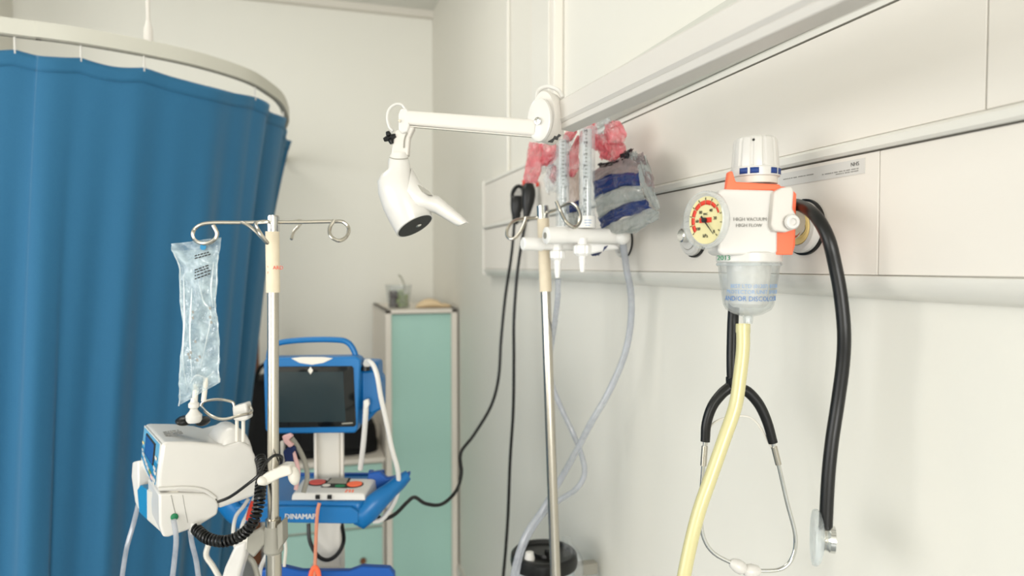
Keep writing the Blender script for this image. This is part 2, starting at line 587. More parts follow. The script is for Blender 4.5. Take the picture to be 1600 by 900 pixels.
# gas outlets
def outlet(px, label, ring, plate=0.0375, h=0.056, gk=0.0035):
    y = yx(px)
    c = Vector((TR, y, zc + h))
    t = thing('gas_outlet', c, label, 'outlet', 'round gas outlets on the trunking')
    n = Vector((-1, 0, 0))
    MB().lathe([(plate + gk, 0), (plate + gk, 0.004)], c, n, 40).obj('gasket', m_black, t)
    MB().lathe([(plate, 0), (plate, 0.010), (plate - 0.004, 0.014), (plate * 0.72, 0.015), (plate * 0.70, 0.012)], c, n, 40).obj('plate', m_white, t)
    MB().lathe([(plate * 0.68, 0.010), (plate * 0.68, 0.016), (plate * 0.35, 0.017)], c, n, 36).obj('ring', ring, t)
    MB().lathe([(plate * 0.34, 0.01), (plate * 0.34, 0.03), (plate * 0.28, 0.032)], c, n, 24).obj('socket', m_chrome, t)
    return c


o1 = outlet(1258, 'round outlet with a yellow ring right of the suction regulator, trunking', m_yring)
o2 = outlet(1086, 'white round outlet half hidden behind the pressure gauge', m_white)
o3 = outlet(977, 'white round outlet that the twin flow meters plug into', m_white, gk=0.001)

# ------------------------------------------------------------------ curtain rail and curtain
HR = 0.60


def LZ(lat, z, h):
    return CAM + Vector((math.sin(YAW), math.cos(YAW), 0)) * z + rgt * lat + Vector((0, 0, h))


def from_px(px, z):
    return ((px - 800) / F * z, z)


rail_px = [(0, 40), (60, 47.5), (131, 57.5), (232, 76), (315, 95), (385, 118), (420, 139), (437, 154), (445, 170), (447, 184)]


def ray_h(px_, py_, h):
    d_ = V(px_, py_, 1.0) - CAM
    return CAM + d_ * (h / d_.z)


rc_ = [ray_h(a, b, HR) for a, b in rail_px]
rc_ = [rc_[0] + (rc_[0] - rc_[2]).normalized() * 1.6, rc_[0] + (rc_[0] - rc_[2]).normalized() * 0.8] + rc_
rc_ += [rc_[-1] + Vector((-0.03, 0.35, 0)), Vector((rc_[-1].x - 0.04, YB - 0.01, rc_[-1].z))]
rail_pts = smooth_path(rc_, 10)
rl = thing('curtain_rail', rail_pts[30], 'curved white ceiling-hung curtain rail above the blue curtain', 'curtain rail')


def sweep_rect(path, w_, h_):
    mb = MB()
    rings = []
    for i, p_ in enumerate(path):
        t = (path[min(i + 1, len(path) - 1)] - path[max(i - 1, 0)])
        t.z = 0
        t.normalize()
        n = Vector((-t.y, t.x, 0))
        rings.append([p_ + n * w_ / 2 + Vector((0, 0, h_ / 2)), p_ - n * w_ / 2 + Vector((0, 0, h_ / 2)),
                      p_ - n * w_ / 2 - Vector((0, 0, h_ / 2)), p_ + n * w_ / 2 - Vector((0, 0, h_ / 2))])
    return mb.loft(rings)


sweep_rect(rail_pts, 0.022, 0.040).obj('track', m_railp, rl, bevel=0.003)
sweep_rect([p - Vector((0, 0, 0.0215)) for p in rail_pts], 0.012, 0.004).obj('glider_slot', m_grey, rl)
q = rail_pts[50].copy()
mb = MB()
cyl(mb, q + Vector((0, 0, 0.02)), (q.x, q.y, H), 0.0055, 12)
mb.lathe([(0.012, 0.018), (0.012, 0.05), (0.006, 0.075)], q, (0, 0, 1), 16)
mb.obj('hanger_rod', m_white2, rl)

# curtain surface
def path_at(path, u):
    t = u * (len(path) - 1)
    k = min(int(t), len(path) - 2)
    return path[k].lerp(path[k + 1], t - k)


flat = [Vector((p_.x, p_.y, CAM.z)) for p_ in rc_[:-2]]
top_path = smooth_path(flat + [LZ(*from_px(459, 2.84), 0)], 12)
bot_path = smooth_path([LZ(a, b, 0) for a, b in [((p_ - CAM).dot(rgt), (p_ - CAM).dot(Vector((math.sin(YAW), math.cos(YAW), 0)))) for p_ in flat[:2]] + [from_px(-10, 1.70), from_px(40, 1.74), from_px(95, 1.80), from_px(175, 1.90), from_px(235, 2.02), from_px(285, 2.14), from_px(312, 2.28), from_px(326, 2.42), from_px(332, 2.54), from_px(334, 2.64), from_px(332, 2.74)]], 12)


def resample(path, n):
    L = [0.0]
    for a_, b_ in zip(path, path[1:]):
        L.append(L[-1] + (b_ - a_).length)
    out, k = [], 0
    for i in range(n + 1):
        s_ = L[-1] * i / n
        while k < len(path) - 2 and L[k + 1] < s_:
            k += 1
        out.append(path[k].lerp(path[k + 1], (s_ - L[k]) / max(1e-9, L[k + 1] - L[k])))
    return out, L[-1]


top_path, curt_len = resample(top_path, 300)
bot_path, _ = resample(bot_path, 300)


def plan_px(p_):
    d = p_ - CAM
    return 800 + F * d.dot(rgt) / d.dot(Vector((math.sin(YAW), math.cos(YAW), 0)))


def find_u(px):
    best = min(range(401), key=lambda i: abs(plan_px(path_at(top_path, i / 400)) - px))
    return best / 400


hooks_px = [-180, -80, 30, 131, 232, 403, 446]
hook_u = [find_u(p_) for p_ in hooks_px]


def sag(u):
    for a, b in zip(hook_u, hook_u[1:]):
        if a <= u <= b:
            t = (u - a) / (b - a)
            return 0.010 * math.sin(PI * t) * (1.6 if b - a > 0.12 else 1)
    return 0.03 * min(1, max(0, u - hook_u[-1]) / 0.05)


def curtain(u, v):
    a, b = path_at(top_path, u), path_at(bot_path, u)
    e = 0.025
    ta = path_at(top_path, min(1, u + e)) - path_at(top_path, max(0, u - e))
    n = Vector((ta.y, -ta.x, 0)).normalized()
    s = v ** 0.85 if v > 0 else 0
    p_ = a.lerp(b, s * 0.95)
    amp = 0.005 + 0.022 * min(1, v * 2.0)
    ph = u * curt_len * 2 * PI / 0.21 + 0.7 * math.sin(u * 11)
    d = amp * (0.6 * math.sin(ph) + 0.35 * math.sin(ph * 1.83 + 1.3 + v) + 0.25 * math.sin(ph * 0.47 + 2))
    d += 0.004 * noise.noise(Vector((u * 30, v * 3, 0)))
    ztop = CAM.z + 0.545 - sag(u)
    if u > hook_u[5]:
        t = min(1, (u - hook_u[5]) / (hook_u[6] - hook_u[5]))
        d += 0.012 * math.sin(t * PI * 3)
    z = lerp(ztop, 0.32, v)
    p_ = p_ + n * d
    return Vector((p_.x, p_.y, z))


cr = thing('privacy_curtain', (rail_pts[30].x, rail_pts[30].y, 0.32), 'blue privacy curtain hanging in soft folds from the curved rail', 'curtain')
MB().grid(curtain, 300, 46).obj('cloth', m_curt, cr, recalc=False, ang=180, solid=0.0012)


def hem(u, v):
    p_ = curtain(u, v * 0.022)
    ta = path_at(top_path, min(1, u + 0.02)) - path_at(top_path, max(0, u - 0.02))
    n = Vector((ta.y, -ta.x, 0)).normalized()
    return p_ + n * 0.0016


MB().grid(hem, 300, 3).obj('header_tape', m_curt, cr, recalc=False, ang=180, solid=0.001)
for u in hook_u:
    pt = curtain(u, 0)
    mb = MB()
    rc = Vector((pt.x, pt.y, CAM.z + HR - 0.022))
    mb.tube([rc, rc - Vector((0, 0, 0.012)), pt + Vector((0, 0, 0.006)), pt - Vector((0, 0, 0.010))], 0.0028, 8)
    mb.obj('curtain_hook', m_white, cr)


def plane_frame(px, py, z, yaw=0.0):
    """axes of an upright thing: right, away, up; yaw in degrees turns its front to the left of the camera"""
    a = YAW - math.radians(yaw)
    f = Vector((math.sin(a), math.cos(a), 0))
    r = Vector((math.cos(a), -math.sin(a), 0))
    return V(px, py, z), r, f, Vector((0, 0, 1))


UP = Vector((0, 0, 1))
FWD = Vector((math.sin(YAW), math.cos(YAW), 0))
RGT = rgt.copy()


def P(pts, z):
    """list of pixels (optionally with own depth) -> points"""
    return [V(p_[0], p_[1], p_[2] if len(p_) > 2 else z) for p_ in pts]


# ================================================================== suction regulator on the right
zr = 0.90
reg = thing('suction_regulator', V(1170, 400, 0.94), 'white and orange wall suction regulator with pressure gauge and ribbed knob', 'suction regulator')
# body, an extruded block with rounded corners seen frontally
body = [(1122, 300), (1128, 295), (1209, 297), (1216, 302), (1215, 392), (1212, 398), (1130, 399), (1122, 394)]
MB().prism(P(body, zr), FWD * 0.05).obj('body', m_white, reg, bevel=0.003, bseg=3)
text('HIGH VACUUM', 7.6 * zr / F, V(1146, 345, zr - 0.0015), RGT, UP, m_inkg, reg)
text('HIGH FLOW', 7.4 * zr / F, V(1150, 354.5, zr - 0.0015), RGT, UP, m_inkg, reg)
# orange collar and side
oc = [(1139, 268), (1145, 267), (1150, 284), (1218, 288), (1224, 294), (1216, 312), (1209, 297), (1135, 297)]
MB().prism(P(oc, zr + 0.002), FWD * 0.012).obj('collar', m_orange, reg, bevel=0.0015)
MB().prism(P([(1213, 290), (1236, 293), (1245, 303), (1243, 384), (1238, 398), (1211, 398)], zr + 0.012), FWD * 0.05).obj('side_cover', m_orange, reg, bevel=0.0015)
MB().prism(P([(1209, 359), (1214, 356), (1243, 357), (1239, 398), (1209, 398)], zr + 0.003), FWD * 0.02).obj('side_flange', m_orange, reg, bevel=0.001)
# knob: ribbed, tapering
kc = V(1180, 285, zr + 0.036)
kx = (zr + 0.036) / F
seg = 96
rings = []
for h, r, rib in ((7, 33.5, 0), (8, 36.5, 0), (20, 37, 0), (22, 35.5, 0), (24, 35.8, 1), (60, 33.0, 1), (66, 31, 1), (69, 27, 0.3), (70, 5, 0)):
    ring = []
    for k in range(seg):
        a_ = 2 * PI * k / seg
        rr = r - rib * (1.9 if (k % 8) < 2 else 0)
        ring.append(kc + UP * h * kx + (RGT * math.cos(a_) + FWD * math.sin(a_)) * rr * kx)
    rings.append(ring)
knob = MB().loft(rings).obj('knob', m_white, reg, ang=25)
MB().lathe([(33 * kx, -3 * kx), (33 * kx, 8 * kx)], kc, UP, 40).obj('knob_neck', m_cream, reg)
mb = MB()
for a0, a1 in ((-147, -127), (-121, -101), (-72, -52), (-46, -33), (-29, -20)):
    pa = []
    for i in range(7):
        a_ = math.radians(lerp(a0, a1, i / 6))
        for hh in (10, 19):
            pa.append(kc + UP * hh * kx + (RGT * math.cos(a_) + FWD * math.sin(a_)) * 37.2 * kx)
    mb.add(pa, [(2 * i, 2 * i + 2, 2 * i + 3, 2 * i + 1) for i in range(6)])
mb.obj('blue_marks', m_navy, reg, solid=0.0004)
MB().ball(kc + UP * 61 * kx + (RGT * math.cos(-2.0) + FWD * math.sin(-2.0)) * 32.5 * kx, 2.0 * kx).obj('grub_screw', m_ink, reg)
# base collar, bowl
bc = V(1170, 408, zr + 0.040)
MB().lathe([(48 * kx, -2 * kx), (49.5 * kx, 0), (49.5 * kx, 12 * kx), (47 * kx, 14 * kx)], bc, UP, 48).obj('base_collar', m_white, reg)
text('2013', 10.5 * zr / F, V(1120, 406.5, zr - 0.016), RGT, UP, m_green, reg, depth=0.0002, squeeze=1.0)
text('2013', 10.5 * zr / F, V(1120.6, 406.5, zr - 0.0161), RGT, UP, m_green, reg, depth=0.0002)
MB().lathe([(47 * kx, 0), (48 * kx, -4 * kx), (48.5 * kx, -7 * kx), (46 * kx, -9 * kx), (45 * kx, -20 * kx), (38 * kx, -68 * kx), (34 * kx, -76 * kx),
            (22 * kx, -83 * kx), (8 * kx, -87 * kx), (7 * kx, -98 * kx), (5.5 * kx, -98 * kx), (5.5 * kx, -86 * kx), (20 * kx, -81 * kx), (32 * kx, -74 * kx), (36 * kx, -67 * kx),
            (43 * kx, -20 * kx), (44 * kx, -2 * kx)], bc, UP, 56, caps=False).obj('bowl', m_bowl, reg, ang=60)
MB().lathe([(34 * kx, -1 * kx), (33 * kx, -12 * kx), (30 * kx, -66 * kx), (24 * kx, -72 * kx), (2 * kx, -73 * kx)], bc, UP, 40).obj('filter', m_white, reg)
MB().lathe([(48.7 * kx, -3 * kx), (49.6 * kx, -5 * kx), (48.7 * kx, -7 * kx)], bc, UP, 48, caps=False).obj('bowl_rim', m_clear2, reg)
for s_, sz, dy, mt, xo in (('BEST LTD (01207) 831200', 8.4, -41, m_blueink2, -40), ('PROTECTOR UNIT SHOULD', 8.6, -50, m_blueink2, -41), ('AND/OR DISCOLOURED', 10.6, -61, m_blueink, -45)):
    rb = lerp(45, 38, (-dy - 20) / 48) + 1.0
    text(s_, sz * kx, bc - FWD * rb * kx + UP * dy * kx + RGT * 0, RGT, UP, mt, reg, name='bowl_lettering', depth=0.0001, bend=rb * kx, align='CENTER', squeeze=0.92)
# lever tap on the right
lv = [(1210, 300), (1222, 293), (1237, 291), (1241, 297), (1239, 326), (1246, 338), (1243, 358), (1228, 363), (1210, 361), (1205, 352)]
MB().prism(P(lv, zr - 0.012), FWD * 0.020).obj('lever', m_white2, reg, bevel=0.0025, bseg=3)
hc = V(1236, 347, zr - 0.014)
MB().lathe([(10 * kx, 0), (11.5 * kx, -0.004), (9.5 * kx, -0.007), (5.5 * kx, -0.0072), (5 * kx, -0.004)], hc, FWD, 28).obj('lever_pivot', m_white, reg)
# gauge
gc = V(1102.5, 344, zr - 0.005)
gn = (RGT * -0.885 + FWD * -0.465).normalized()
gt = gn.cross(UP) * -1
gt = UP.cross(gn).normalized()
gr = 0.0390
gg = MB().lathe([(gr * 0.6, -0.018), (gr * 0.86, -0.010), (gr * 0.97, -0.005), (gr * 0.985, -0.001), (gr * 0.985, 0.002), (gr * 0.96, 0.0045), (gr * 0.90, 0.005), (gr * 0.86, 0.001), (gr * 0.84, -0.001)], gc, gn, 56)
gauge = gg.obj('gauge', m_gauge, reg, ang=50)
MB().lathe([(gr * 0.70, -0.016), (gr * 0.93, -0.0055), (gr * 0.86, -0.004), (gr * 0.85, -0.002)], gc, gn, 48).obj('gauge_case', m_white, reg)
MB().lathe([(gr * 0.80, -0.004), (gr * 0.80, -0.0005)], gc, gn, 48).obj('dial', m_dial, gauge)


def gp(ang, r, lift=0.0):
    a_ = math.radians(ang)     # 0 = up, clockwise
    return gc + gn * (0.0002 + lift) + gt * math.sin(a_) * r * gr + UP * math.cos(a_) * r * gr


arcs = [(-128, -106), (-103, -80), (-77, -54), (-51, -27), (-24, -2), (1, 23), (26, 48), (51, 70)]
for i, (a0, a1) in enumerate(arcs):
    mb = MB()
    vs = []
    ri = 0.52 if i < 6 else (0.54 if i == 6 else 0.60)
    for k in range(7):
        a_ = lerp(a0, a1, k / 6)
        vs += [gp(a_, ri), gp(a_, 0.67)]
    mb.add(vs, [(2 * k, 2 * k + 1, 2 * k + 3, 2 * k + 2) for k in range(6)])
    mb.obj('dial_band', m_red, gauge, solid=0.0003)
mb = MB()
for a_ in (-128, -104, -78, -52, -25, 0, 24, 50, 74, 98, 120, 135):
    mb.prism([gp(a_ - 1, 0.68), gp(a_ + 1, 0.68), gp(a_ + 1, 0.76), gp(a_ - 1, 0.76)], gn * 0.0003)
mb.obj('dial_ticks', m_ink, gauge)
for s_, a_, r_ in (('80', -40, 0.36), ('60', -92, 0.40), ('40', 38, 0.40), ('20', 84, 0.44), ('100', -128, 0.45), ('0', 135, 0.56)):
    text(s_, gr * 0.15, gp(a_, r_) - UP * gr * 0.05, gt, UP, m_ink, gauge, name='dial_number', align='CENTER')
text('kPa', gr * 0.17, gp(180, 0.58), gt, UP, m_ink, gauge, name='dial_number', align='CENTER')
text('VAC', gr * 0.11, gp(0, 0.17), gt, UP, m_ink, gauge, name='dial_number', align='CENTER')
MB().box(gc + gn * 0.0004, (gr * 0.56, gr * 0.17, 0.0004), (gt, UP, gn)).obj('dial_box', m_red, gauge)
mb = MB()
dv = gp(137, 0.66, 0.003) - gc
tip = gp(137, 0.66, 0.003)
side = gn.cross(dv).normalized()
mb.prism([gp(137, -0.18, 0.003) + side * gr * 0.035, tip + side * 0.0003, tip - side * 0.0003, gp(137, -0.18, 0.003) - side * gr * 0.035], gn * 0.0006)
mb.lathe([(gr * 0.085, 0.0005), (gr * 0.085, 0.0045)], gc, gn, 16)
mb.obj('needle', m_ink, gauge)
# probe into the wall outlet
cyl(MB(), V(1232, 356, 0.955), o1 + Vector((-0.012, 0, 0)), 0.017, 24).obj('probe', m_chrome, reg)
cyl(MB(), V(1215, 345, 0.955), V(1240, 352, 0.965), 0.022, 24).obj('probe_nut', m_steel, reg)

# yellow suction tubing
yt = [(1161, 506), (1161, 545), (1156, 590), (1149, 635), (1132, 685), (1111, 745), (1092, 800), (1077, 860), (1066, 920), (1058, 1000)]
tb = MB()
tb.tube([V(a_, b_, 0.94 - 0.03 * i / 9) for i, (a_, b_) in enumerate(yt)], 0.0092, 14)
tag(tb.obj('suction_tubing', m_yel), 'yellowed suction tube hanging from the regulator bowl across the stethoscope', 'tube')
MB().lathe([(0.0098, 0), (0.0098, 0.012)], V(1161, 520, 0.94), UP, 16).obj('tube_cuff', m_yel, bpy.data.objects['suction_tubing'])

# ================================================================== stethoscope
st = thing('stethoscope', V(1250, 330, 0.93), 'black stethoscope draped over the suction regulator, chrome earpieces hanging below', 'stethoscope')
zs = 0.97
tb = MB().tube(P([(1145, 605, 1.0), (1144, 560, 1.0), (1146, 490, 1.005), (1152, 430, 1.015), (1170, 370, 1.02), (1200, 336, 1.015), (1232, 321, 0.97), (1252, 322, 0.92), (1275, 338, 0.87), (1294, 372, 0.85),
                  (1306, 420, 0.85), (1314, 465, 0.85), (1319, 520, 0.85), (1317, 570, 0.855), (1309, 630, 0.86), (1300, 690, 0.86), (1294, 750, 0.86), (1290, 828, 0.86)], zs), 0.0082, 16)
tb.obj('tubing', m_black, st)
tb = MB().tube(P([(1144, 590), (1142, 603), (1128, 615), (1113, 635), (1104, 662), (1102, 690)], 1.0), [0.009, 0.008, 0.0075, 0.0068], 14)
tb.tube(P([(1146, 590), (1150, 605), (1168, 612), (1186, 632), (1199, 660), (1208, 692)], 0.995), [0.009, 0.008, 0.0075, 0.0068], 14)
tb.obj('yoke', m_black, st)
for pts, sgn in (([(1102, 686), (1099, 730), (1095, 790), (1098, 835), (1115, 864), (1152, 884)], 1), ([(1207, 688), (1217, 728), (1230, 785), (1243, 838), (1238, 872), (1218, 890), (1176, 892)], -1)):
    mb = MB()
    mb.tube(P(pts, 0.998), 0.0030, 12)
    eo = mb.obj('ear_tube', m_chrome, st)
    a_, b_ = V(*pts[0], 0.998), V(*pts[1], 0.998)
    cyl(MB(), a_.lerp(b_, 0.25), a_.lerp(b_, 0.95), 0.0045, 12).obj('ferrule', m_steel, eo)
    e = V(*pts[-1], 0.998)
    ax = (e - V(*pts[-2], 0.998)).normalized()
    MB().lathe([(0.003, -0.012), (0.007, -0.009), (0.0100, 0.0), (0.0095, 0.008), (0.006, 0.013), (0.002, 0.015)], e, ax, 18).obj('ear_tip', m_white, st)
# spring wire between the ear tubes, faint
mb = MB().tube(P([(1103, 700), (1112, 664), (1145, 651), (1178, 656), (1206, 700)], 1.0), 0.0016, 8)
mb.obj('spring', m_cream, st)
# chest piece, seen edge on
cp = V(1277, 840, 0.86)
ca = (RGT * 0.94 - FWD * 0.30 + UP * -0.03).normalized()
MB().lathe([(0.0335, -0.005), (0.0345, -0.003), (0.0345, 0.0), (0.031, 0.003), (0.022, 0.006)], cp, ca, 40).obj('diaphragm_rim', m_clear2, st)
MB().lathe([(0.0155, 0.003), (0.016, 0.008), (0.0145, 0.009), (0.0150, 0.012), (0.0165, 0.014), (0.0165, 0.020), (0.010, 0.0205)], cp, ca, 36).obj('chest_piece', m_chrome, st)
cyl(MB(), V(1290, 822, 0.86), V(1289, 845, 0.86), 0.0045, 12).obj('stem', m_chrome, st)

# ================================================================== examination lamp
lamp = thing('examination_lamp', V(848, 190, 1.14), 'white jointed examination lamp reaching out over the bedhead, cone head at left', 'lamp')
# big arm, level, almost parallel to the wall
A0, A1 = V(866, 195, 1.17), None
XA = A0.x
pa = WX(871, 193, 0.412)
ay0, ay1, az = pa.y, 0.28, CAM.z + 0.2414
dxa = (0.452 - 0.412) / (pa.y - 0.5)      # drifts towards the wall as it comes nearer


def ax_at(y):
    return 0.412 + (pa.y - y) * dxa * 0.8


ah, aw = 0.0385, 0.034


def arm_ring(y, r=0.004):
    x = ax_at(y)
    return [Vector((x + r, y, az - 0.001)), Vector((x, y, az + r)), Vector((x, y, az + ah - r)), Vector((x + r, y, az + ah)),
            Vector((x + aw - r, y, az + ah)), Vector((x + aw, y, az + ah - r)), Vector((x + aw, y, az + r - 0.006)), Vector((x + aw - r, y, az - 0.006))]


MB().loft([arm_ring(ay0), arm_ring(ay1)]).obj('main_arm', m_white2, lamp)
# lower cover strip, split from the arm by a fine line
MB().prism([(ax_at(ay0) + 0.003, ay0, az - 0.0012), (ax_at(ay0) + aw - 0.003, ay0, az - 0.006), (ax_at(ay0) + aw - 0.004, ay0, az - 0.014), (ax_at(ay0) + 0.005, ay0, az - 0.0115)],
           Vector((ax_at(ay1) - ax_at(ay0), ay1 - ay0, 0))).obj('arm_cover', m_white2, lamp, bevel=0.0012)
# elbow and wall bracket (just out of the frame)
ye = ay1
xe = ax_at(ye)
MB().lathe([(0.04, -0.04), (0.042, -0.02), (0.042, 0.05), (0.035, 0.06)], (xe + 0.03, ye - 0.02, az), UP, 28).obj('elbow', m_white2, lamp)
MB().box(((xe + 0.03 + TR) / 2, ye - 0.02, az - 0.06), (TR - xe - 0.03, 0.05, 0.05)).obj('bracket_arm', m_white2, lamp, bevel=0.006)
MB().box((TR - 0.008, ye - 0.02, az - 0.06), (0.016, 0.12, 0.18)).obj('wall_bracket', m_white2, lamp, bevel=0.006)
# knuckle
kz = 1.145
kk = V(848, 190, kz)
nrm = Vector((-1, 0, 0))
nrm = (RGT * -0.50 + FWD * -0.87).normalized()
wdt = 0.026
k2 = V(858, 183, kz + 0.02)
kd = 0.0400


def capsule(c, rx, rz, seg_=36):
    t_ = UP.cross(nrm).normalized()
    return [c + t_ * rx * math.cos(a_) + UP * rz * math.sin(a_) for a_ in [2 * PI * k / seg_ for k in range(seg_)]]


def px(n_, z_=kz):
    return n_ * z_ / F


c_front = V(844, 188, kz - 0.012)
MB().loft([capsule(c_front + nrm * -0.002, px(20), px(32)), capsule(c_front + nrm * 0.0, px(21), px(34)), capsule(c_front + nrm * 0.005, px(20), px(33)), capsule(c_front + nrm * 0.007, px(17), px(30))]).obj('knuckle_disc', m_white, lamp)
c_b = V(856, 184, kz + 0.012)
MB().loft([capsule(c_b - nrm * 0.020, px(20), px(38)), capsule(c_b - nrm * 0.016, px(23), px(41)), capsule(c_b + nrm * 0.012, px(23), px(41)), capsule(c_b + nrm * 0.018, px(20), px(38))]).obj('knuckle', m_white2, lamp)
bo = V(841, 189, kz - 0.021)
mb = MB().lathe([(px(5.5), 0.0), (px(5.5), 0.003), (px(3.0), 0.0032), (px(2.4), 0.0012)], bo, nrm, 18)
mb.obj('bolt', m_chrome, lamp)
MB().tube(P([(838, 158, 1.16), (841, 142, 1.17), (856, 135, 1.17), (872, 141, 1.16), (879, 153, 1.15)], 1.16), px(3.4), 10).obj('cable_loop', m_white, lamp)
mb = MB().prism(P([(856, 221), (864, 216), (866, 212), (870, 213), (873, 209), (877, 211), (873, 214), (872, 218), (867, 217), (864, 222)], 1.112), FWD * 0.006)
mb.obj('joint_teeth', m_ink, lamp)
# forearm
mb = MB()
Lf, Rt = (634, 184.5, 1.20), (838, 201, 1.14)
la, ra = V(*Lf), V(*Rt)
d = (ra - la).normalized()
n_ = d.cross(UP).normalized()
u_ = n_.cross(d)
rings = []
for p_, hh in ((la, 0.0125), (ra, 0.0142)):
    rings.append([p_ + n_ * 0.011 * math.copysign(abs(math.cos(a_)) ** 0.5, math.cos(a_)) + u_ * hh * math.copysign(abs(math.sin(a_)) ** 0.5, math.sin(a_))
                  for a_ in [2 * PI * k / 24 for k in range(24)]])
mb.loft(rings).obj('forearm', m_white2, lamp)
mb = MB()
mb.box(la.lerp(ra, 0.5) - u_ * 0.0142, ((ra - la).length, 0.012, 0.0015), (d, n_, u_))
mb.obj('forearm_cover', m_cream, lamp)
# wrist joint
wz = 1.20
MB().prism(P([(622, 178), (626, 170), (634, 168), (639, 174), (640, 196), (637, 206), (628, 209), (622, 203)], wz - 0.012), FWD * 0.026).obj('wrist_joint', m_white, lamp, bevel=0.003, bseg=3)
MB().lathe([(px(2.5), 0), (px(2.5), 0.002)], V(624.5, 189, wz - 0.0125), -FWD, 12).obj('wrist_screw', m_steel, lamp)
MB().tube(P([(634, 172), (628, 164), (618, 163), (608, 171), (605, 184), (608, 198), (614, 205)], wz + 0.005), px(2.4), 8).obj('wrist_cable', m_white, lamp)
MB().prism(P([(617, 204), (640, 196), (648, 198), (640, 215), (638, 243), (611, 243), (612, 230)], wz - 0.008), FWD * 0.020).obj('yoke', m_white2, lamp, bevel=0.003, bseg=3)
MB().tube(P([(631, 231), (632, 218), (636, 207)], wz - 0.009), px(1.3), 6).obj('yoke_slot', m_grey, lamp)
# black star knob
c_ = V(609, 215, wz - 0.008)
mb = MB()
for k in range(4):
    a_ = math.radians(20 + 90 * k)
    dv = RGT * math.cos(a_) + UP * math.sin(a_)
    mb.tube([c_, c_ + dv * px(6), c_ + dv * px(10.5)], [px(4.5), px(4.5), px(3.2)], 8, sm=0)
mb.obj('star_knob', m_black, lamp)
cyl(MB(), c_, V(622, 222, wz), px(3)).obj('knob_stem', m_black, lamp)


# head: lofted shell
def ring_px(cxy, u, dr, w, z_=wz, n=36, dz=0.0):
    out = []
    for k in range(n):
        a_ = 2 * PI * k / n
        c, s = math.cos(a_), math.sin(a_)
        out.append(V(cxy[0] + u[0] * c + w[0] * s, cxy[1] + u[1] * c + w[1] * s, z_ + dz + dr * s))
    return out


def pr(n_):
    return n_ * wz / F


hr = [((623.5, 240), (13, 0), pr(12), (0, 2)), ((623, 246), (15, 0), pr(14), (0, 2)), ((623, 252), (16.5, 0), pr(15), (0, 2)),
      ((624, 264), (18, 0), pr(19), (0, 2)), ((621, 276), (26, 3), pr(25), (0, 3)), ((622, 289), (32.5, 5), pr(30), (0, 4)), ((627, 304), (36, 1), pr(32), (1, 5)),
      ((634, 324), (35, -4), pr(32), (2, 7)), ((642, 341), (32, -9), pr(31), (4, 9)), ((648, 352.5), (27.5, -15.5), pr(30), (6, 9.5)),
      ((648.4, 353), (25.5, -14.3), pr(28), (5.5, 8.8)), ((645, 348), (24, -12), pr(26), (5, 8)), ((640, 338), (18, -8), pr(20), (4, 6))]
MB().loft([ring_px(*h_) for h_ in hr[:11]], caps=False).obj('head', m_white, lamp, ang=50)
MB().loft([ring_px(*h_) for h_ in hr[10:]], caps=True).obj('reflector', m_black, lamp, ang=50)
MB().ball(V(651, 350, wz + 0.008), (pr(8), pr(6), pr(5))).obj('lamp_bulb', m_chrome, lamp)
MB().tube([V(*q_) for q_ in ((608.5, 246, wz - 0.0155), (616, 248, wz - 0.0165), (624, 248.5, wz - 0.0172), (632, 248, wz - 0.0165), (638, 246.5, wz - 0.0155))], 0.0008, 6).obj('neck_seam', m_grey, lamp)
hd2 = [((643, 262), (630, 332), 27), ((656, 284), (646, 334), 25), ((671, 303), (660, 327), 21), ((685, 306), (679, 333), 17), ((704, 322), (698, 344), 14.5), ((721, 337), (710, 351), 13), ((731, 346), (715, 353.5), 11), ((733, 348), (719, 352), 6)]
hrings = []
for a_, b_, dr_ in hd2:
    c0_ = ((a_[0] + b_[0]) / 2, (a_[1] + b_[1]) / 2)
    uu = ((a_[0] - b_[0]) / 2, (a_[1] - b_[1]) / 2)
    ring = []
    for k in range(28):
        t = 2 * PI * k / 28
        cc_ = math.copysign(abs(math.cos(t)) ** 0.7, math.cos(t))
        ss_ = math.copysign(abs(math.sin(t)) ** 0.7, math.sin(t))
        ring.append(V(c0_[0] + uu[0] * cc_, c0_[1] + uu[1] * cc_, wz - 0.004 + pr(dr_) * ss_))
    hrings.append(ring)
MB().loft(hrings).obj('handle', m_white, lamp, ang=60)
MB().prism(P([(650, 289), (655, 289), (668, 297), (675, 305), (669, 304), (658, 299)], wz - 0.0285), FWD * 0.010).obj('vent', m_grey, lamp)

# ================================================================== left drip stand
zp = 1.22
stand = thing('drip_stand', V(428, 1000, zp), 'steel drip stand by the monitor carrying the infusion pump', 'drip stand', None)
px12 = zp / F
base = V(428, 1100, zp)
pole_top, pole_mid = V(426.5, 337, zp), V(427, 828, zp)
fl = Vector((pole_mid.x, pole_mid.y, 0.05))
cyl(MB(), pole_mid, pole_top, 8.6 * px12, 24).obj('upper_pole', m_steel, stand)
cyl(MB(), fl, pole_mid + UP * 0.02, 12.0 * px12, 24).obj('lower_pole', m_steel, stand)
cyl(MB(), V(426.5, 362, zp), V(426.5, 339, zp), 9.6 * px12, 24).obj('top_cap', m_chrome, stand)
tp = MB().lathe([(10.4 * px12, 0), (10.4 * px12, 95 * px12)], V(426.5, 457, zp), UP, 28).obj('tape_sleeve', m_tape, stand)
for py_, sz in ((389, 3.2), (417, 3.4), (424, 2.2)):
    text('WARD' if py_ == 417 else 'F4', sz * 2.4 * px12, V(417.5, py_ + 4, zp - 10.8 * px12), RGT, UP, m_red, tp, name='tape_lettering', depth=0.0001)


def hook(pts, z, parent, r=2.9, mat=None):
    return MB().tube(P(pts, z), r * z / F, 10).obj('hook', mat or m_steel, parent)


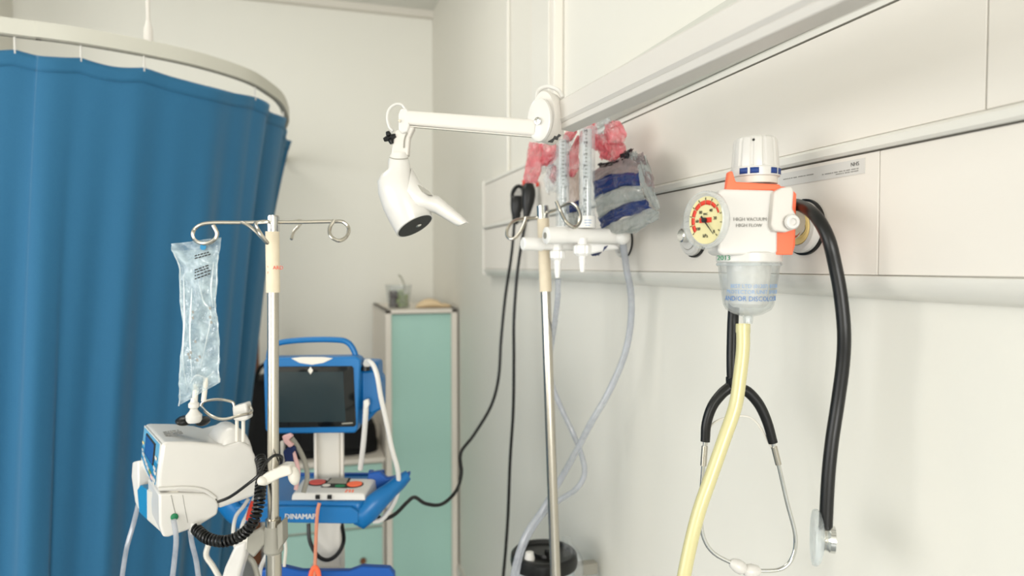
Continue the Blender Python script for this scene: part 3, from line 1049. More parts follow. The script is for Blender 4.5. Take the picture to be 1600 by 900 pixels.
hook([(420, 347), (380, 348), (335, 348), (314, 351), (302, 361), (303, 374, zp - 0.02), (318, 381, zp - 0.035), (333, 376, zp - 0.04), (339, 365, zp - 0.04), (333, 352, zp - 0.04)], zp, stand)
hook([(420, 346), (405, 347, zp - 0.05), (399, 350, zp - 0.09), (404, 361, zp - 0.12), (413, 374, zp - 0.12), (417, 379, zp - 0.11), (405, 367, zp - 0.09), (390, 354, zp - 0.08), (378, 348, zp - 0.07)], zp, stand)
hook([(430, 346), (450, 347, zp + 0.06), (470, 345, zp + 0.14), (467, 353, zp + 0.15), (459, 362, zp + 0.14), (455, 374, zp + 0.13)], zp, stand, 2.5)
hook([(432, 347), (470, 347), (520, 346), (536, 347), (545, 357), (541, 370, zp - 0.02), (529, 376, zp - 0.03), (517, 369, zp - 0.03), (515, 357, zp - 0.02), (522, 344, zp - 0.015)], zp, stand)
# height clamp
cl_ = V(427, 842, zp)
MB().lathe([(12.5 * px12, -22 * px12), (15 * px12, -18 * px12), (14 * px12, -4 * px12), (14.5 * px12, 14 * px12), (11 * px12, 22 * px12)], cl_, UP, 20).obj('height_clamp', m_grey, stand)
MB().prism(P([(432, 822), (441, 815), (442, 850), (434, 862)], zp - 0.018), FWD * 0.03).obj('clamp_ear', m_grey, stand, bevel=0.002)
MB().prism(P([(386, 838), (408, 826), (416, 832), (414, 850), (396, 872), (384, 862)], zp - 0.01), FWD * 0.02).obj('clamp_handle', m_grey, stand, bevel=0.003)
mb = MB()
for k in range(5):
    a_ = 2 * PI * k / 5 + 0.3
    e = Vector((fl.x + 0.27 * math.cos(a_), fl.y + 0.27 * math.sin(a_), 0.07))
    leg = MB().tube([fl + UP * 0.05, fl.lerp(e, 0.5) + UP * 0.03, e], [0.016, 0.014, 0.011], 10).obj('leg', m_steel, stand)
    MB().lathe([(0.03, -0.011), (0.035, -0.008), (0.035, 0.008), (0.03, 0.011)], e - UP * 0.035, (math.sin(a_), -math.cos(a_), 0), 18).obj('castor', m_black, stand)

# ================================================================== drip bag
dbag = thing('drip_bag', V(320, 380, zp - 0.03), 'crumpled near-empty clear drip bag hanging from the left hook', 'drip bag')
Lp = [(267, 381), (272, 395), (279, 420), (281, 450), (284, 500), (283, 550), (282, 590), (280, 612), (279, 634)]
Rp = [(346, 371), (341, 398), (340, 420), (339, 460), (338, 482), (343, 505), (343, 550), (342, 580), (345, 597)]


def edge(E, t):
    k = min(int(t * (len(E) - 1)), len(E) - 2)
    f_ = t * (len(E) - 1) - k
    return (lerp(E[k][0], E[k + 1][0], f_), lerp(E[k][1], E[k + 1][1], f_))


def bag_fn(sgn):
    def fn(u, v):
        a_, b_ = edge(Lp, v), edge(Rp, v)
        x, y = lerp(a_[0], b_[0], u), lerp(a_[1], b_[1], u)
        thick = 0.009 * (max(0, math.sin(PI * u)) ** 0.6) * (max(0, math.sin(PI * min(1, max(0, (v - 0.10) / 0.85)))) ** 0.5)
        wob = 0.010 * noise.noise(Vector((u * 3, v * 7, 1.7))) + 0.005 * noise.noise(Vector((u * 8, v * 18, 4)))
        q_ = V(x, y, zp - 0.02)
        return q_ + FWD * (sgn * thick + wob)
    return fn


mb = MB()
mb.grid(bag_fn(-1), 20, 56)
mb.grid(bag_fn(1), 20, 56)
mb.obj('pouch', m_bag, dbag, ang=180, recalc=False)
mb = MB()
for E in (Lp, Rp):
    mb.tube([V(edge(E, t / 16)[0] + (1.5 if E is Lp else -1.5), edge(E, t / 16)[1], zp - 0.021) + FWD * (0.010 * noise.noise(Vector((0 if E is Lp else 3, t / 16 * 7, 1.7)))) for t in range(2, 17)], 0.0013, 6, sm=2)
mb.obj('welded_edge', m_clear2, dbag)
MB().lathe([(4.6 * px12, 0), (4.6 * px12, 0.0008)], V(317, 386, zp - 0.036), FWD, 20).obj('hanging_hole', m_blue3, dbag)
mb = MB()
for rowy, tilt, n_w in ((399, -6, 5), (403, -6, 4), (421, -8, 4), (425, -8, 5), (430, -8, 5), (435, -8, 4)):
    x = 304
    k = 0
    while x < 326:
        wd = random.uniform(2, 5.5)
        y = rowy + (x - 304) / 22 * tilt
        mb.prism(P([(x, y), (x + wd, y - wd * 0.3), (x + wd, y - wd * 0.3 + 2.0), (x, y + 2.0)], zp - 0.037), FWD * 0.0004)
        x += wd + 1.2
mb.obj('bag_print', m_ink, dbag)
mb = MB()
for (x, y) in ((299, 486), (299, 495), (326, 480), (328, 502), (303, 532), (292, 552), (296, 549), (294, 557), (306, 561), (326, 494), (310, 556)):
    mb.prism(P([(x, y), (x + 3, y - 1), (x + 4, y + 4), (x + 1, y + 4)], zp - 0.037), FWD * 0.0004)
mb.obj('bag_print', m_inkg, dbag)
mb = MB()
for pts in ([(287, 430), (289, 500), (287, 560), (292, 610)], [(312, 440), (320, 470), (330, 490), (322, 540), (312, 575)], [(300, 450), (297, 520), (300, 590)], [(333, 410), (330, 450), (334, 480)], [(296, 600), (308, 586), (322, 590), (335, 580)]):
    mb.tube([V(x, y, zp - 0.031) + FWD * 0.010 * noise.noise(Vector(((x - 280) / 60 * 3, (y - 380) / 250 * 7, 1.7))) for x, y in pts], [0.0004, 0.0022, 0.0014, 0.0004], 6)
mb.obj('crease', m_clear2, dbag)
cyl(MB(), V(318, 627, zp - 0.02), V(322, 590, zp - 0.02), 3.8 * px12, 14).obj('port', m_cream, dbag)
cyl(MB(), V(304, 632, zp - 0.02), V(306, 600, zp - 0.02), 4.2 * px12, 14).obj('port', m_cream, dbag)
c0 = V(303, 660, zp - 0.02)
MB().lathe([(9 * px12, 0), (11.5 * px12, 4 * px12), (12 * px12, 11 * px12), (7 * px12, 17 * px12), (5 * px12, 21 * px12), (8 * px12, 24 * px12), (8 * px12, 29 * px12), (5 * px12, 32 * px12), (4 * px12, 38 * px12)], c0, UP, 20).obj('spike', m_white, dbag)

# ================================================================== infusion pump
CA = (RGT * -0.60 + FWD * 0.80).normalized()     # across the front, away to the left
CB = (RGT * 0.80 + FWD * 0.60).normalized()      # from front to back of the pump
PO = V(253, 693, 1.19)
CN = CA.cross(UP)
CN = (CN if CN.dot(CB) < 0 else -CN)             # out of the front face
pump = thing('infusion_pump', V(320, 838, 1.27), 'white infusion pump with blue control panel clamped to the left drip stand', 'infusion pump')


def side(px_, py_, a_=0.0):
    """pixel -> point on the pump's near side plane, then moved a_ metres across"""
    d_ = V(px_, py_, 1.0) - CAM
    nn = CB.cross(UP).normalized()
    t_ = (PO - CAM).dot(nn) / d_.dot(nn)
    return CAM + d_ * t_ + CA * a_


W_P = 0.180
up_poly = [(253, 693), (262, 690), (300, 690), (330, 692), (352, 695), (364, 690), (372, 676), (381, 668), (390, 674), (397, 692), (401, 718), (402, 750), (401, 775), (372, 785), (341, 796), (339, 780), (300, 771), (246, 768), (247, 740)]
up_poly = [(253, 693), (262, 691), (300, 691), (336, 694), (352, 698), (366, 694), (378, 690), (392, 698), (399, 712), (403, 735), (403, 758), (400, 775), (372, 785), (341, 796), (339, 780), (300, 771), (246, 768), (247, 740)]
MB().prism([side(x, y) for x, y in up_poly], CA * W_P).obj('housing', m_white, pump, bevel=0.006, bseg=4)
# rounded rear hump
hump = [(340, 697), (343, 684), (349, 672), (358, 664), (369, 662), (380, 667), (390, 677), (397, 692), (402, 712), (404, 735), (403, 758), (399, 774), (385, 780), (370, 784)]
mb = MB()
o_h = side(372, 735)
rg = []
n_h = 28
for a_, s_ in ((0.012, 0.80), (0.018, 0.93), (0.03, 1.0), (0.085, 1.0), (0.10, 0.9), (0.108, 0.75)):
    rg.append([side(372 + (36 if math.cos(t) < 0 else 32) * s_ * math.cos(t), 731 - (60 if math.sin(t) > 0 else 44) * s_ * math.sin(t), 0) + CA * a_ for t in [2 * PI * k / n_h for k in range(n_h)]])
mb.loft(rg).obj('rear_hump', m_white, pump, ang=50)
# lower pod
MB().prism([side(x, y) - CA * 0.006 for x, y in [(247, 770), (283, 769), (318, 770), (334, 776), (341, 788), (338, 803), (307, 822), (262, 838), (254, 838), (248, 820)]], CA * 0.11).obj('pump_door', m_cream if False else m_white, pump, bevel=0.004, bseg=3)
MB().tube([side(x, y) - CA * 0.0065 for x, y in [(266, 772), (270, 790), (273, 802)]], 0.0006, 5).obj('door_seam', m_inkg, pump)
MB().tube([side(x, y) - CA * 0.0065 for x, y in [(284, 772), (288, 795), (292, 815)]], 0.0004, 5).obj('door_seam', m_inkg, pump)
MB().tube([side(x, y) - CA * 0.002 for x, y in [(246, 764), (290, 762), (318, 766), (336, 778)]], 0.0035, 8).obj('door_lip', m_white, pump)
MB().lathe([(5.4 * px12, 0), (5.4 * px12, 0.003), (4 * px12, 0.004)], side(271, 806) - CA * 0.006, -CA, 18).obj('green_button', m_green, pump)
cyl(MB(), side(303, 832), side(303, 815), 8 * px12, 16).obj('outlet_boss', m_white, pump)
# left front bulge with the blue strip
fb = [V(x, y, z_) for x, y, z_ in [(216, 720, 1.32), (206, 722, 1.33), (204, 745, 1.33), (210, 785, 1.33), (218, 800, 1.325), (215, 765, 1.31)]]
MB().prism(fb, CB * 0.03).obj('door_handle', m_white, pump, bevel=0.003)
MB().prism([V(214, 766, 1.30), V(219, 758, 1.295), V(229, 765, 1.275), V(229, 812, 1.275), V(217, 800, 1.30)], CB * 0.02).obj('blue_strip', m_blue3, pump, bevel=0.001)
MB().prism([V(229, 764, 1.27), V(250, 771, 1.19), V(256, 837, 1.19), V(229, 813, 1.27)], CB * 0.03).obj('door_front', m_cream, pump, bevel=0.003)
# front: bezel and control panel, leaning back
TRc, BR = side(253, 693), side(246.5, 764)
TL, BL = TRc + CA * W_P, TRc.lerp(BR, 0.93) + CA * W_P


def fp(u, v, l=0.0):
    return TL.lerp(TRc, u).lerp(BL.lerp(BR, u), v) + CN * l


MB().prism([fp(0.03, 0.015), fp(.97, 0.015), fp(.96, .98), fp(0.45, 1.05), fp(0.03, 0.92)], CN * 0.001).obj('front_bezel', m_white, pump)
MB().prism([fp(0.07, 0.05, .001), fp(0.93, 0.05, .001), fp(0.90, 0.97, .001), fp(0.72, 1.0, .001), fp(0.35, 0.93, .001), fp(0.07, 0.80, .001)], CN * 0.001).obj('control_panel', m_blue2, pump)
MB().prism([fp(0.07, 0.52, .0021), fp(0.93, 0.50, .0021), fp(0.90, 0.97, .0021), fp(0.72, 1.0, .0021), fp(0.35, 0.93, .0021), fp(0.07, 0.80, .0021)], CN * 0.0006).obj('keypad', m_blue3, pump)
MB().prism([fp(0.27, 0.10, .002), fp(0.77, 0.12, .002), fp(0.77, 0.62, .002), fp(0.27, 0.60, .002)], CN * 0.0022).obj('screen_frame', m_ink, pump)
MB().prism([fp(0.30, 0.125, .002), fp(0.74, 0.145, .002), fp(0.74, 0.595, .002), fp(0.30, 0.575, .002)], CN * 0.0028).obj('screen', m_lcd, pump)
for u, v, mt, s_ in ((0.20, 0.66, m_white, .05), (0.31, 0.72, m_white, .05), (0.42, 0.77, m_white, .05), (0.53, 0.82, m_white, .05), (0.28, 0.80, m_blue2, .04), (0.40, 0.86, m_blue2, .04),
                     (0.64, 0.84, m_grapeg, .055), (0.75, 0.88, m_pinkp, .06), (0.87, 0.86, m_white, .05), (0.86, 0.94, m_white, .04), (0.84, 0.62, m_white, .045), (0.88, 0.70, m_white, .045),
                     (0.14, 0.58, m_white, .03), (0.14, 0.40, m_yring, .035), (0.87, 0.38, m_cream, .04)):
    mb = MB().prism([fp(u - s_, v - s_ * 0.7, .003), fp(u + s_, v - s_ * 0.5, .003), fp(u + s_, v + s_ * 0.9, .003), fp(u - s_, v + s_ * 0.7, .003)], CN * 0.0012)
    mb.obj('button', mt, pump)
# printed marking on the top cover
mb = MB()
q0 = side(258, 691) + UP * 0.0015
for r_ in range(3):
    x = 0.004
    while x < 0.030:
        wd = random.uniform(0.002, 0.005)
        mb.box(side(262, 691) + CB * (x + 0.004) + CA * (0.055 + r_ * 0.014) + UP * 0.0002, (wd, 0.009, 0.0006), (CB, CA, UP))
        x += wd + 0.0012
mb.obj('top_print', m_inkg, pump)
# black saddle on top, wire bail and white holder block
for x_, y_, rr in ((289, 657, (14, 8)), (317, 658, (10, 7.5))):
    MB().ball(V(x_, y_, 1.26), (rr[0] * px12, 0.02, rr[1] * px12), ax=(RGT, FWD, UP)).obj('drip_chamber_grip', m_black, pump)
MB().tube(P([(314, 636), (318, 628), (340, 624), (362, 628), (366, 636)], 1.24), 2.2 * px12, 10).obj('wire_bail', m_steel, pump)
MB().tube(P([(314, 636, 1.22), (330, 650, 1.19), (350, 655, 1.19), (375, 649, 1.2), (392, 645, 1.22), (391, 636, 1.24), (384, 630, 1.26)], 1.24), 2.4 * px12, 10).obj('wire_bail', m_steel, pump)
MB().prism(P([(362, 636), (384, 630), (388, 655), (380, 659), (364, 657)], 1.23), FWD * 0.025).obj('holder_block', m_white, pump, bevel=0.003)
for x_ in (370, 380):
    cyl(MB(), V(x_, 690, 1.25), V(x_, 655, 1.25), 2.8 * px12).obj('holder_rod', m_cream, pump)
# clamp to the pole
MB().prism(P([(404, 748), (412, 742), (440, 728), (452, 728), (456, 742), (436, 748), (414, 760), (406, 758)], zp - 0.022), FWD * 0.03).obj('pole_clamp', m_cream, pump, bevel=0.003)
MB().ball(V(459, 743, zp - 0.005), (9 * px12, 0.012, 15.5 * px12), ax=((RGT * 0.97 + UP * 0.2).normalized(), FWD, (UP * 0.97 - RGT * 0.2).normalized())).obj('clamp_knob', m_cream, pump)
MB().ball(V(410, 752, zp - 0.02), 8 * px12).obj('clamp_foot', m_cream, pump)

# cords of the pump
cc = smooth_path(P([(306, 826, 1.2), (322, 840, 1.18), (348, 846, 1.17), (374, 838, 1.17), (394, 818, 1.17), (404, 790, 1.18), (407, 762, 1.2), (410, 735, 1.23), (406, 715, 1.26)], 1.18), 26)
mb = MB()
hel = []
n = len(cc)
Np = UP
tot = 0
for i, p_ in enumerate(cc):
    t_ = (cc[min(i + 1, n - 1)] - cc[max(i - 1, 0)]).normalized()
    Np = (Np - t_ * Np.dot(t_)).normalized()
    if i:
        tot += (cc[i] - cc[i - 1]).length
    a_ = tot / 0.0062 * 2 * PI
    hel.append(p_ + (Np * math.cos(a_) + t_.cross(Np) * math.sin(a_)) * 0.0072)
fine = []
fineN = 1500
# resample the centre line finely so the coil stays round
seglen = [0]
for i in range(1, n):
    seglen.append(seglen[-1] + (cc[i] - cc[i - 1]).length)
tot = seglen[-1]
Np = UP
k = 0
for i in range(fineN + 1):
    s_ = tot * i / fineN
    while k < n - 2 and seglen[k + 1] < s_:
        k += 1
    f_ = (s_ - seglen[k]) / max(1e-9, seglen[k + 1] - seglen[k])
    p_ = cc[k].lerp(cc[k + 1], f_)
    t_ = (cc[k + 1] - cc[k]).normalized()
    Np = (Np - t_ * Np.dot(t_)).normalized()
    a_ = s_ / 0.0068 * 2 * PI
    fine.append(p_ + (Np * math.cos(a_) + t_.cross(Np) * math.sin(a_)) * 0.0078)
mb.tube(fine, 0.0026, 6, sm=0)
tag(mb.obj('coiled_cord', m_black), 'black coiled cord looping under the infusion pump', 'cord')
tag(MB().tube(P([(341, 784, 1.19), (360, 776, 1.165), (385, 758, 1.16), (404, 742, 1.165), (415, 724, 1.18), (428, 712, 1.19), (440, 714, 1.21), (438, 728, 1.24)], 1.18), 2.4 * px12, 8).obj('power_lead', m_black),
    'thin straight black lead running from the pump side to the pole', 'cord')
for i, (pts, lb_) in enumerate((([(216, 788, 1.33), (208, 820, 1.33), (197, 860, 1.32), (188, 920, 1.32)], 'clear drip tube hanging furthest left below the infusion pump'),
                                ([(271, 812, 1.17), (275, 840, 1.17), (273, 870, 1.17), (266, 930, 1.17)], 'clear drip tube hanging from the green button of the pump'),
                                ([(297, 828, 1.22), (300, 850, 1.22), (307, 880, 1.22), (313, 930, 1.22)], 'clear drip tube hanging from the rear boss of the pump'))):
    tag(MB().tube(P(pts, 1.2), 3.8 * px12, 10).obj('drip_tube', m_tube), lb_, 'tube', 'drip tubes below the pump')

# ================================================================== right drip stand, leaning a little
zq = 1.57
k15 = zq / F
qt, qb = V(848, 322, zq), V(868, 905, zq - 0.02)
dq = (qt - qb).normalized()
ground = qt - dq * ((qt.z - 0.06) / dq.z)
mid = qt - dq * (134 * k15)
s2 = thing('drip_stand', ground - UP * 0.06, 'steel drip stand leaning beside the twin flow meters, cream tape on its top', 'drip stand')
cyl(MB(), ground, qt, 8.2 * k15, 24, 7.8 * k15).obj('pole', m_steel, s2)
cyl(MB(), ground, qb.lerp(ground, 0.02), 10.5 * k15, 24).obj('lower_pole', m_steel, s2)
cyl(MB(), qt - dq * 20 * k15, qt, 9.6 * k15, 24).obj('top_cap', m_chrome, s2)
cyl(MB(), mid, qt - dq * 20 * k15, 9.4 * k15, 24).obj('tape_sleeve', m_tape, s2)
hook([(843, 339), (836, 340), (820, 341, zq - 0.01), (802, 346, zq - 0.03), (793, 358, zq - 0.05), (793, 370, zq - 0.06), (802, 373, zq - 0.07), (812, 364, zq - 0.07), (819, 350, zq - 0.06), (822, 340, zq - 0.05)], zq, s2, 2.4)
hook([(850, 333), (868, 328, zq - 0.06), (888, 318, zq - 0.14), (900, 322, zq - 0.17), (907, 338, zq - 0.19), (904, 350, zq - 0.2), (896, 355, zq - 0.21), (884, 346, zq - 0.21), (876, 330, zq - 0.2), (869, 314, zq - 0.2)], zq, s2, 2.5)
for k in range(5):
    a_ = 2 * PI * k / 5 + 1.1
    rr = 0.14
    e = Vector((ground.x + rr * math.cos(a_), ground.y + rr * math.sin(a_), 0.065))
    MB().tube([ground, ground.lerp(e, 0.5) + UP * 0.02, e], [0.014, 0.012, 0.010], 10).obj('leg', m_steel, s2)
    MB().lathe([(0.025, -0.010), (0.03, -0.008), (0.03, 0.008), (0.025, 0.010)], e - UP * 0.035, (math.sin(a_), -math.cos(a_), 0), 18).obj('castor', m_black, s2)

# ================================================================== twin flow meters on the wall outlet
fm = thing('twin_flow_meter', V(920, 400, 1.45), 'white twin oxygen flow meter with two clear graduated tubes plugged into the trunking', 'flow meter')


def hcyl(pa_, pb_, rad, mat, name, prof=None):
    a_, b_ = V(*pa_), V(*pb_)
    L = (b_ - a_).length
    pr_ = prof or [(rad * 0.8, 0), (rad, 0.002), (rad, L - 0.002), (rad * 0.8, L)]
    return MB().lathe(pr_, a_, b_ - a_, 28).obj(name, mat, fm)


for (xc, z_, ytop, r_t, yb, big) in ((917, 1.42, 196, 12.5, 340, True), (879, 1.48, 212, 10.5, 356, False)):
    kf = z_ / F
    bpt = V(xc, yb, z_)
    hh = (yb - ytop) * kf
    MB().lathe([(r_t * kf, 0), (r_t * kf, hh * 0.97), (r_t * 0.6 * kf, hh)], bpt, UP, 28).obj('meter_tube', m_clear, fm)
    MB().lathe([(r_t * 0.52 * kf, 0), (r_t * 0.60 * kf, hh * 0.95)], bpt, UP, 20).obj('inner_tube', m_clear2, fm)
    MB().ball(bpt + UP * 0.006, 0.0032).obj('float_ball', m_steel, fm)
    mb = MB()
    for i in range(22):
        y_ = hh * (0.06 + 0.86 * i / 21)
        wd = 4.6 if i % 3 == 0 else 3
        mb.box(bpt - FWD * (r_t + 0.1) * kf + RGT * (-3.0 if big else 0) * kf + UP * y_, (wd * kf, 0.0004, 0.9 * kf), (RGT, FWD, UP))
    tag(mb.obj('scale_marks', m_ink, fm), kind='stuff')
    for i, s_ in enumerate(('1', '3', '5', '7', '9', '11', '13', '15')):
        text(s_, 7 * kf, bpt - FWD * (r_t + 0.2) * kf + RGT * (-7.5 if big else 2.5) * kf + UP * hh * (0.04 + 0.86 * i / 7), RGT, UP, m_ink, fm, name='scale_number')
    MB().lathe([(r_t * 1.12 * kf, 0), (r_t * 1.12 * kf, -3 * kf), (r_t * 1.12 * kf, -18 * kf)], bpt + UP * 2 * kf, UP, 28).obj('meter_base', m_fm, fm)
    tb_ = MB()
    if big:
        mb = MB()
        for i in range(3):
            mb.box(bpt + UP * (-5 - i * 4) * kf - FWD * (r_t * 1.13) * kf, ((11 if i < 2 else 7) * kf, 0.0004, 1.0 * kf), (RGT, FWD, UP))
        mb.obj('base_print', m_blueink2, fm)
hcyl((853, 368, 1.395), (973, 369, 1.47), 12.0 * 1.42 / F, m_fm, 'valve_body')
hcyl((852, 368, 1.394), (882, 368, 1.412), 13.2 * 1.42 / F, m_fm, 'flow_knob')
MB().lathe([(5 * 0.00132, 0), (5 * 0.00132, -0.0012)], V(852, 368, 1.394), V(973, 369, 1.47) - V(852, 368, 1.394), 16).obj('knob_insert', m_grey, fm)
hcyl((817, 381, 1.46), (930, 384, 1.52), 8.6 * 1.48 / F, m_fm, 'valve_body')
hcyl((816, 381, 1.459), (848, 382, 1.477), 10.2 * 1.48 / F, m_fm, 'flow_knob')
MB().ball(V(972, 370, 1.455), 12.6 * 1.46 / F).obj('end_cap', m_fm, fm)
MB().prism(P([(918, 376), (962, 381), (970, 389), (950, 391), (925, 397), (905, 396), (896, 388)], 1.47), FWD * 0.02).obj('manifold', m_fm, fm, bevel=0.004)
cyl(MB(), V(962, 378, 1.48), o3 + Vector((-0.014, 0, 0)), 0.013, 20).obj('probe', m_fm, fm)
for xc, yc, z_, s_ in ((910, 382, 1.42, 1.0), (871, 391, 1.48, 0.85)):
    kf = z_ / F
    c = V(xc, yc, z_)
    rings = []
    for h, r in ((0, 11), (-2, 14.5), (-14, 14.0), (-18, 10)):
        rings.append([c + UP * h * s_ * kf + (RGT * math.cos(t) + FWD * math.sin(t)) * (r * s_ * kf * (1 - (0.10 if int(j) % 3 == 0 else 0))) for j, t in enumerate([2 * PI * k / 30 for k in range(30)])])
    MB().loft(rings).obj('outlet_nut', m_fm, fm, ang=30)
    MB().lathe([(6.5 * kf, -17 * s_ * kf), (5.5 * kf, -24 * kf), (6 * kf, -25 * kf), (4.6 * kf, -32 * kf), (5 * kf, -33 * kf), (3.4 * kf, -43 * kf), (1.5 * kf, -43 * kf)], c, UP, 18).obj('barb', m_fm, fm)
    cyl(MB(), c, c + UP * 10 * kf, 8 * kf, 18).obj('outlet_stem', m_fm, fm)
MB().tube(P([(872, 436, 1.48), (871, 470, 1.5), (866, 510, 1.56), (860, 555, 1.61), (863, 600, 1.62), (878, 640, 1.61), (896, 678, 1.6), (910, 715, 1.6), (913, 742, 1.6), (900, 764, 1.6), (875, 781, 1.61), (852, 800, 1.62), (830, 830, 1.62), (813, 870, 1.62), (803, 930, 1.62)], 1.6), 0.0062, 12).obj('oxygen_tubing', m_tube, None)
t1 = bpy.data.objects['oxygen_tubing']
tag(t1, 'greyish clear tubing looping behind the right drip stand from the smaller flow meter', 'tube')
t2 = MB().tube(P([(973, 378, 1.46), (979, 420, 1.47), (986, 460, 1.48), (985, 510, 1.49), (974, 560, 1.5), (950, 615, 1.51), (925, 658, 1.52), (903, 700, 1.56), (878, 745, 1.60), (852, 790, 1.60), (822, 835, 1.58), (806, 880, 1.57), (798, 930, 1.57)], 1.5), 0.0072, 12).obj('oxygen_tubing', m_tube)
tag(t2, 'greyish clear tubing hanging in a long curve from the end of the twin flow meter', 'tube')

# ================================================================== plastic bags behind the meters
def blob_patch(name, outline, zf, mat, parent, thick=0.02, amp=0.012, seed=0.0, nu=14, nv=14, freq=5, both=True, bulge=0.0):
    """crumpled film: two skins between a left edge and a right edge (pixel polylines), depth zf(px)"""
    E1, E2 = outline
    mb_ = MB()
    for sg in ((-1, 1) if both else (-1,)):
        def fn(u, v, sg=sg):
            a_, b_ = edge(E1, v), edge(E2, v)
            x, y = lerp(a_[0], b_[0], u), lerp(a_[1], b_[1], u)
            y -= bulge * math.sin(PI * u)
            z_ = zf(x)
            t_ = thick * max(0, math.sin(PI * u)) ** 0.6 * max(0, math.sin(PI * v)) ** 0.4
            q = Vector((u * freq, v * freq, seed + sg * 3))
            nn = noise.noise(q) + 0.5 * abs(noise.noise(q * 2.1))
            return V(x, y, z_) + FWD * (sg * t_ + amp * nn) + RGT * amp * 0.4 * noise.noise(q + Vector((9, 0, 0))) + UP * amp * 0.4 * noise.noise(q + Vector((0, 9, 0)))
        mb_.grid(fn, nu, nv)
    return mb_.obj(name, mat, parent, ang=180, recalc=False)


pk = thing('pink_bag', V(900, 290, 1.5), 'crumpled pink and clear plastic bag hung over the flow meter tubes', 'bag')
zf = lambda x: lerp(1.60, 1.40, (x - 820) / 160)
patches = [
    ([(828, 222), (824, 240), (820, 262), (818, 280), (820, 284)], [(850, 225), (850, 245), (846, 262), (842, 278), (838, 286)], m_pink, 1),
    ([(846, 226), (848, 240), (844, 252), (848, 260)], [(868, 222), (876, 236), (868, 250), (856, 258)], m_pink, 2),
    ([(862, 255), (860, 268), (858, 276), (862, 284)], [(868, 258), (872, 266), (870, 280), (866, 288)], m_pink, 3),
    ([(902, 212), (892, 232), (880, 248), (878, 262), (884, 274)], [(910, 212), (904, 240), (906, 258), (902, 268), (894, 276)], m_pink, 4),
    ([(884, 206), (880, 213), (884, 222)], [(904, 198), (900, 212), (894, 220)], m_pink, 5),
    ([(908, 204), (906, 214), (914, 226), (930, 234)], [(930, 188), (934, 208), (942, 222), (948, 236)], m_pink, 6),
    ([(928, 210), (926, 222), (936, 238), (940, 248)], [(950, 208), (952, 222), (956, 236), (952, 250)], m_pink, 7),
    ([(944, 196), (946, 210), (950, 222), (958, 226)], [(962, 186), (974, 196), (978, 212), (974, 226)], m_pink, 8),
    ([(946, 224), (942, 236), (944, 246), (954, 252)], [(968, 222), (980, 228), (978, 238), (962, 250)], m_pink, 9),
    ([(930, 190), (928, 202), (934, 214)], [(952, 184), (956, 200), (952, 214)], m_wrap, 10),
    ([(870, 222), (858, 252), (850, 280), (852, 300)], [(896, 214), (890, 250), (884, 280), (880, 300)], m_wrap, 11),
    ([(846, 252), (844, 262), (846, 270)], [(864, 246), (862, 262), (856, 272)], m_wrap, 12),
]
for E1, E2, mt, sd in patches:
    blob_patch('crumpled_film', (E1, E2), (lambda x, sd=sd: zf(x) - 0.008 * (sd % 3)), mt, pk, thick=0.010, amp=0.014, seed=sd * 7.3)

# bag with blue stripes
m_stripe = bpy.data.materials.new('striped_clear_bag')
m_stripe.use_nodes = True
nt = m_stripe.node_tree
bg = thing('striped_bag', V(975, 400, 1.42), 'crumpled clear plastic bag with broad navy blue stripes behind the flow meters', 'bag')
zb = lambda x: lerp(1.52, 1.24, (x - 925) / 105)


def bagpatch(name, E1, E2, mt, sd, thick, amp, dz=0.0, nu=22, nv=14, fr=4.5, bulge=0.0):
    return blob_patch(name, (E1, E2), (lambda x: zb(x) + dz), mt, bg, thick=thick, amp=amp, seed=sd, nu=nu, nv=nv, freq=fr, bulge=bulge)


m_navyf = film('navy_film', srgb(34, 58, 124), 0.92, 0.12, 1.0, 26, 0.35)
m_greyf = film('grey_film', srgb(186, 190, 186), 0.62, 0.12, 1.0, 26, 0.4)
m_mauve = film('mauve_film', srgb(168, 152, 150), 0.75, 0.15, 0.9, 30, 0.25)
m_blkf = film('black_film', srgb(22, 22, 30), 0.95, 0.15, 0.8, 30, 0.2)
B = [
    ('grey_fold', [(926, 268), (926, 286)], [(998, 244), (999, 275)], m_mauve, 1, .012, .010, 7),
    ('navy_stripe', [(928, 284), (929, 311)], [(1000, 271), (999, 292)], m_navyf, 2, .014, .010, 7),
    ('grey_stripe', [(929, 309), (935, 342)], [(1003, 290), (1007, 311)], m_greyf, 3, .016, .010, 6),
    ('navy_stripe', [(935, 340), (940, 358)], [(1006, 309), (1019, 327)], m_navyf, 4, .016, .010, 4),
    ('grey_stripe', [(940, 356), (964, 366), (996, 362)], [(1018, 326), (1029, 330), (1030, 343)], m_greyf, 5, .014, .010, 2),
    ('grey_fold', [(996, 245), (1000, 280), (1012, 310), (1026, 330)], [(1008, 242), (1018, 270), (1022, 296), (1032, 324)], m_greyf, 6, .012, .008),
    ('mauve_fold', [(1004, 262), (1008, 285)], [(1020, 272), (1022, 300)], m_mauve, 7, .008, .006),
    ('dark_knot', [(968, 240), (970, 256)], [(990, 232), (984, 258)], m_blkf, 8, .012, .012),
    ('dark_knot', [(934, 256), (938, 262)], [(972, 250), (968, 258)], m_blkf, 9, .006, .010),
    ('dark_knot', [(984, 238), (984, 250)], [(994, 236), (1000, 252)], m_greyf, 10, .006, .008),
    ('grey_fold', [(992, 246), (996, 256)], [(1004, 238), (1012, 258)], m_mauve, 11, .006, .008),
]
for nm, E1, E2, mt, sd, th, am, *bu in B:
    bagpatch(nm, E1, E2, mt, sd * 5.1, th, am, dz=-0.003 * (sd % 4), bulge=bu[0] if bu else 0)
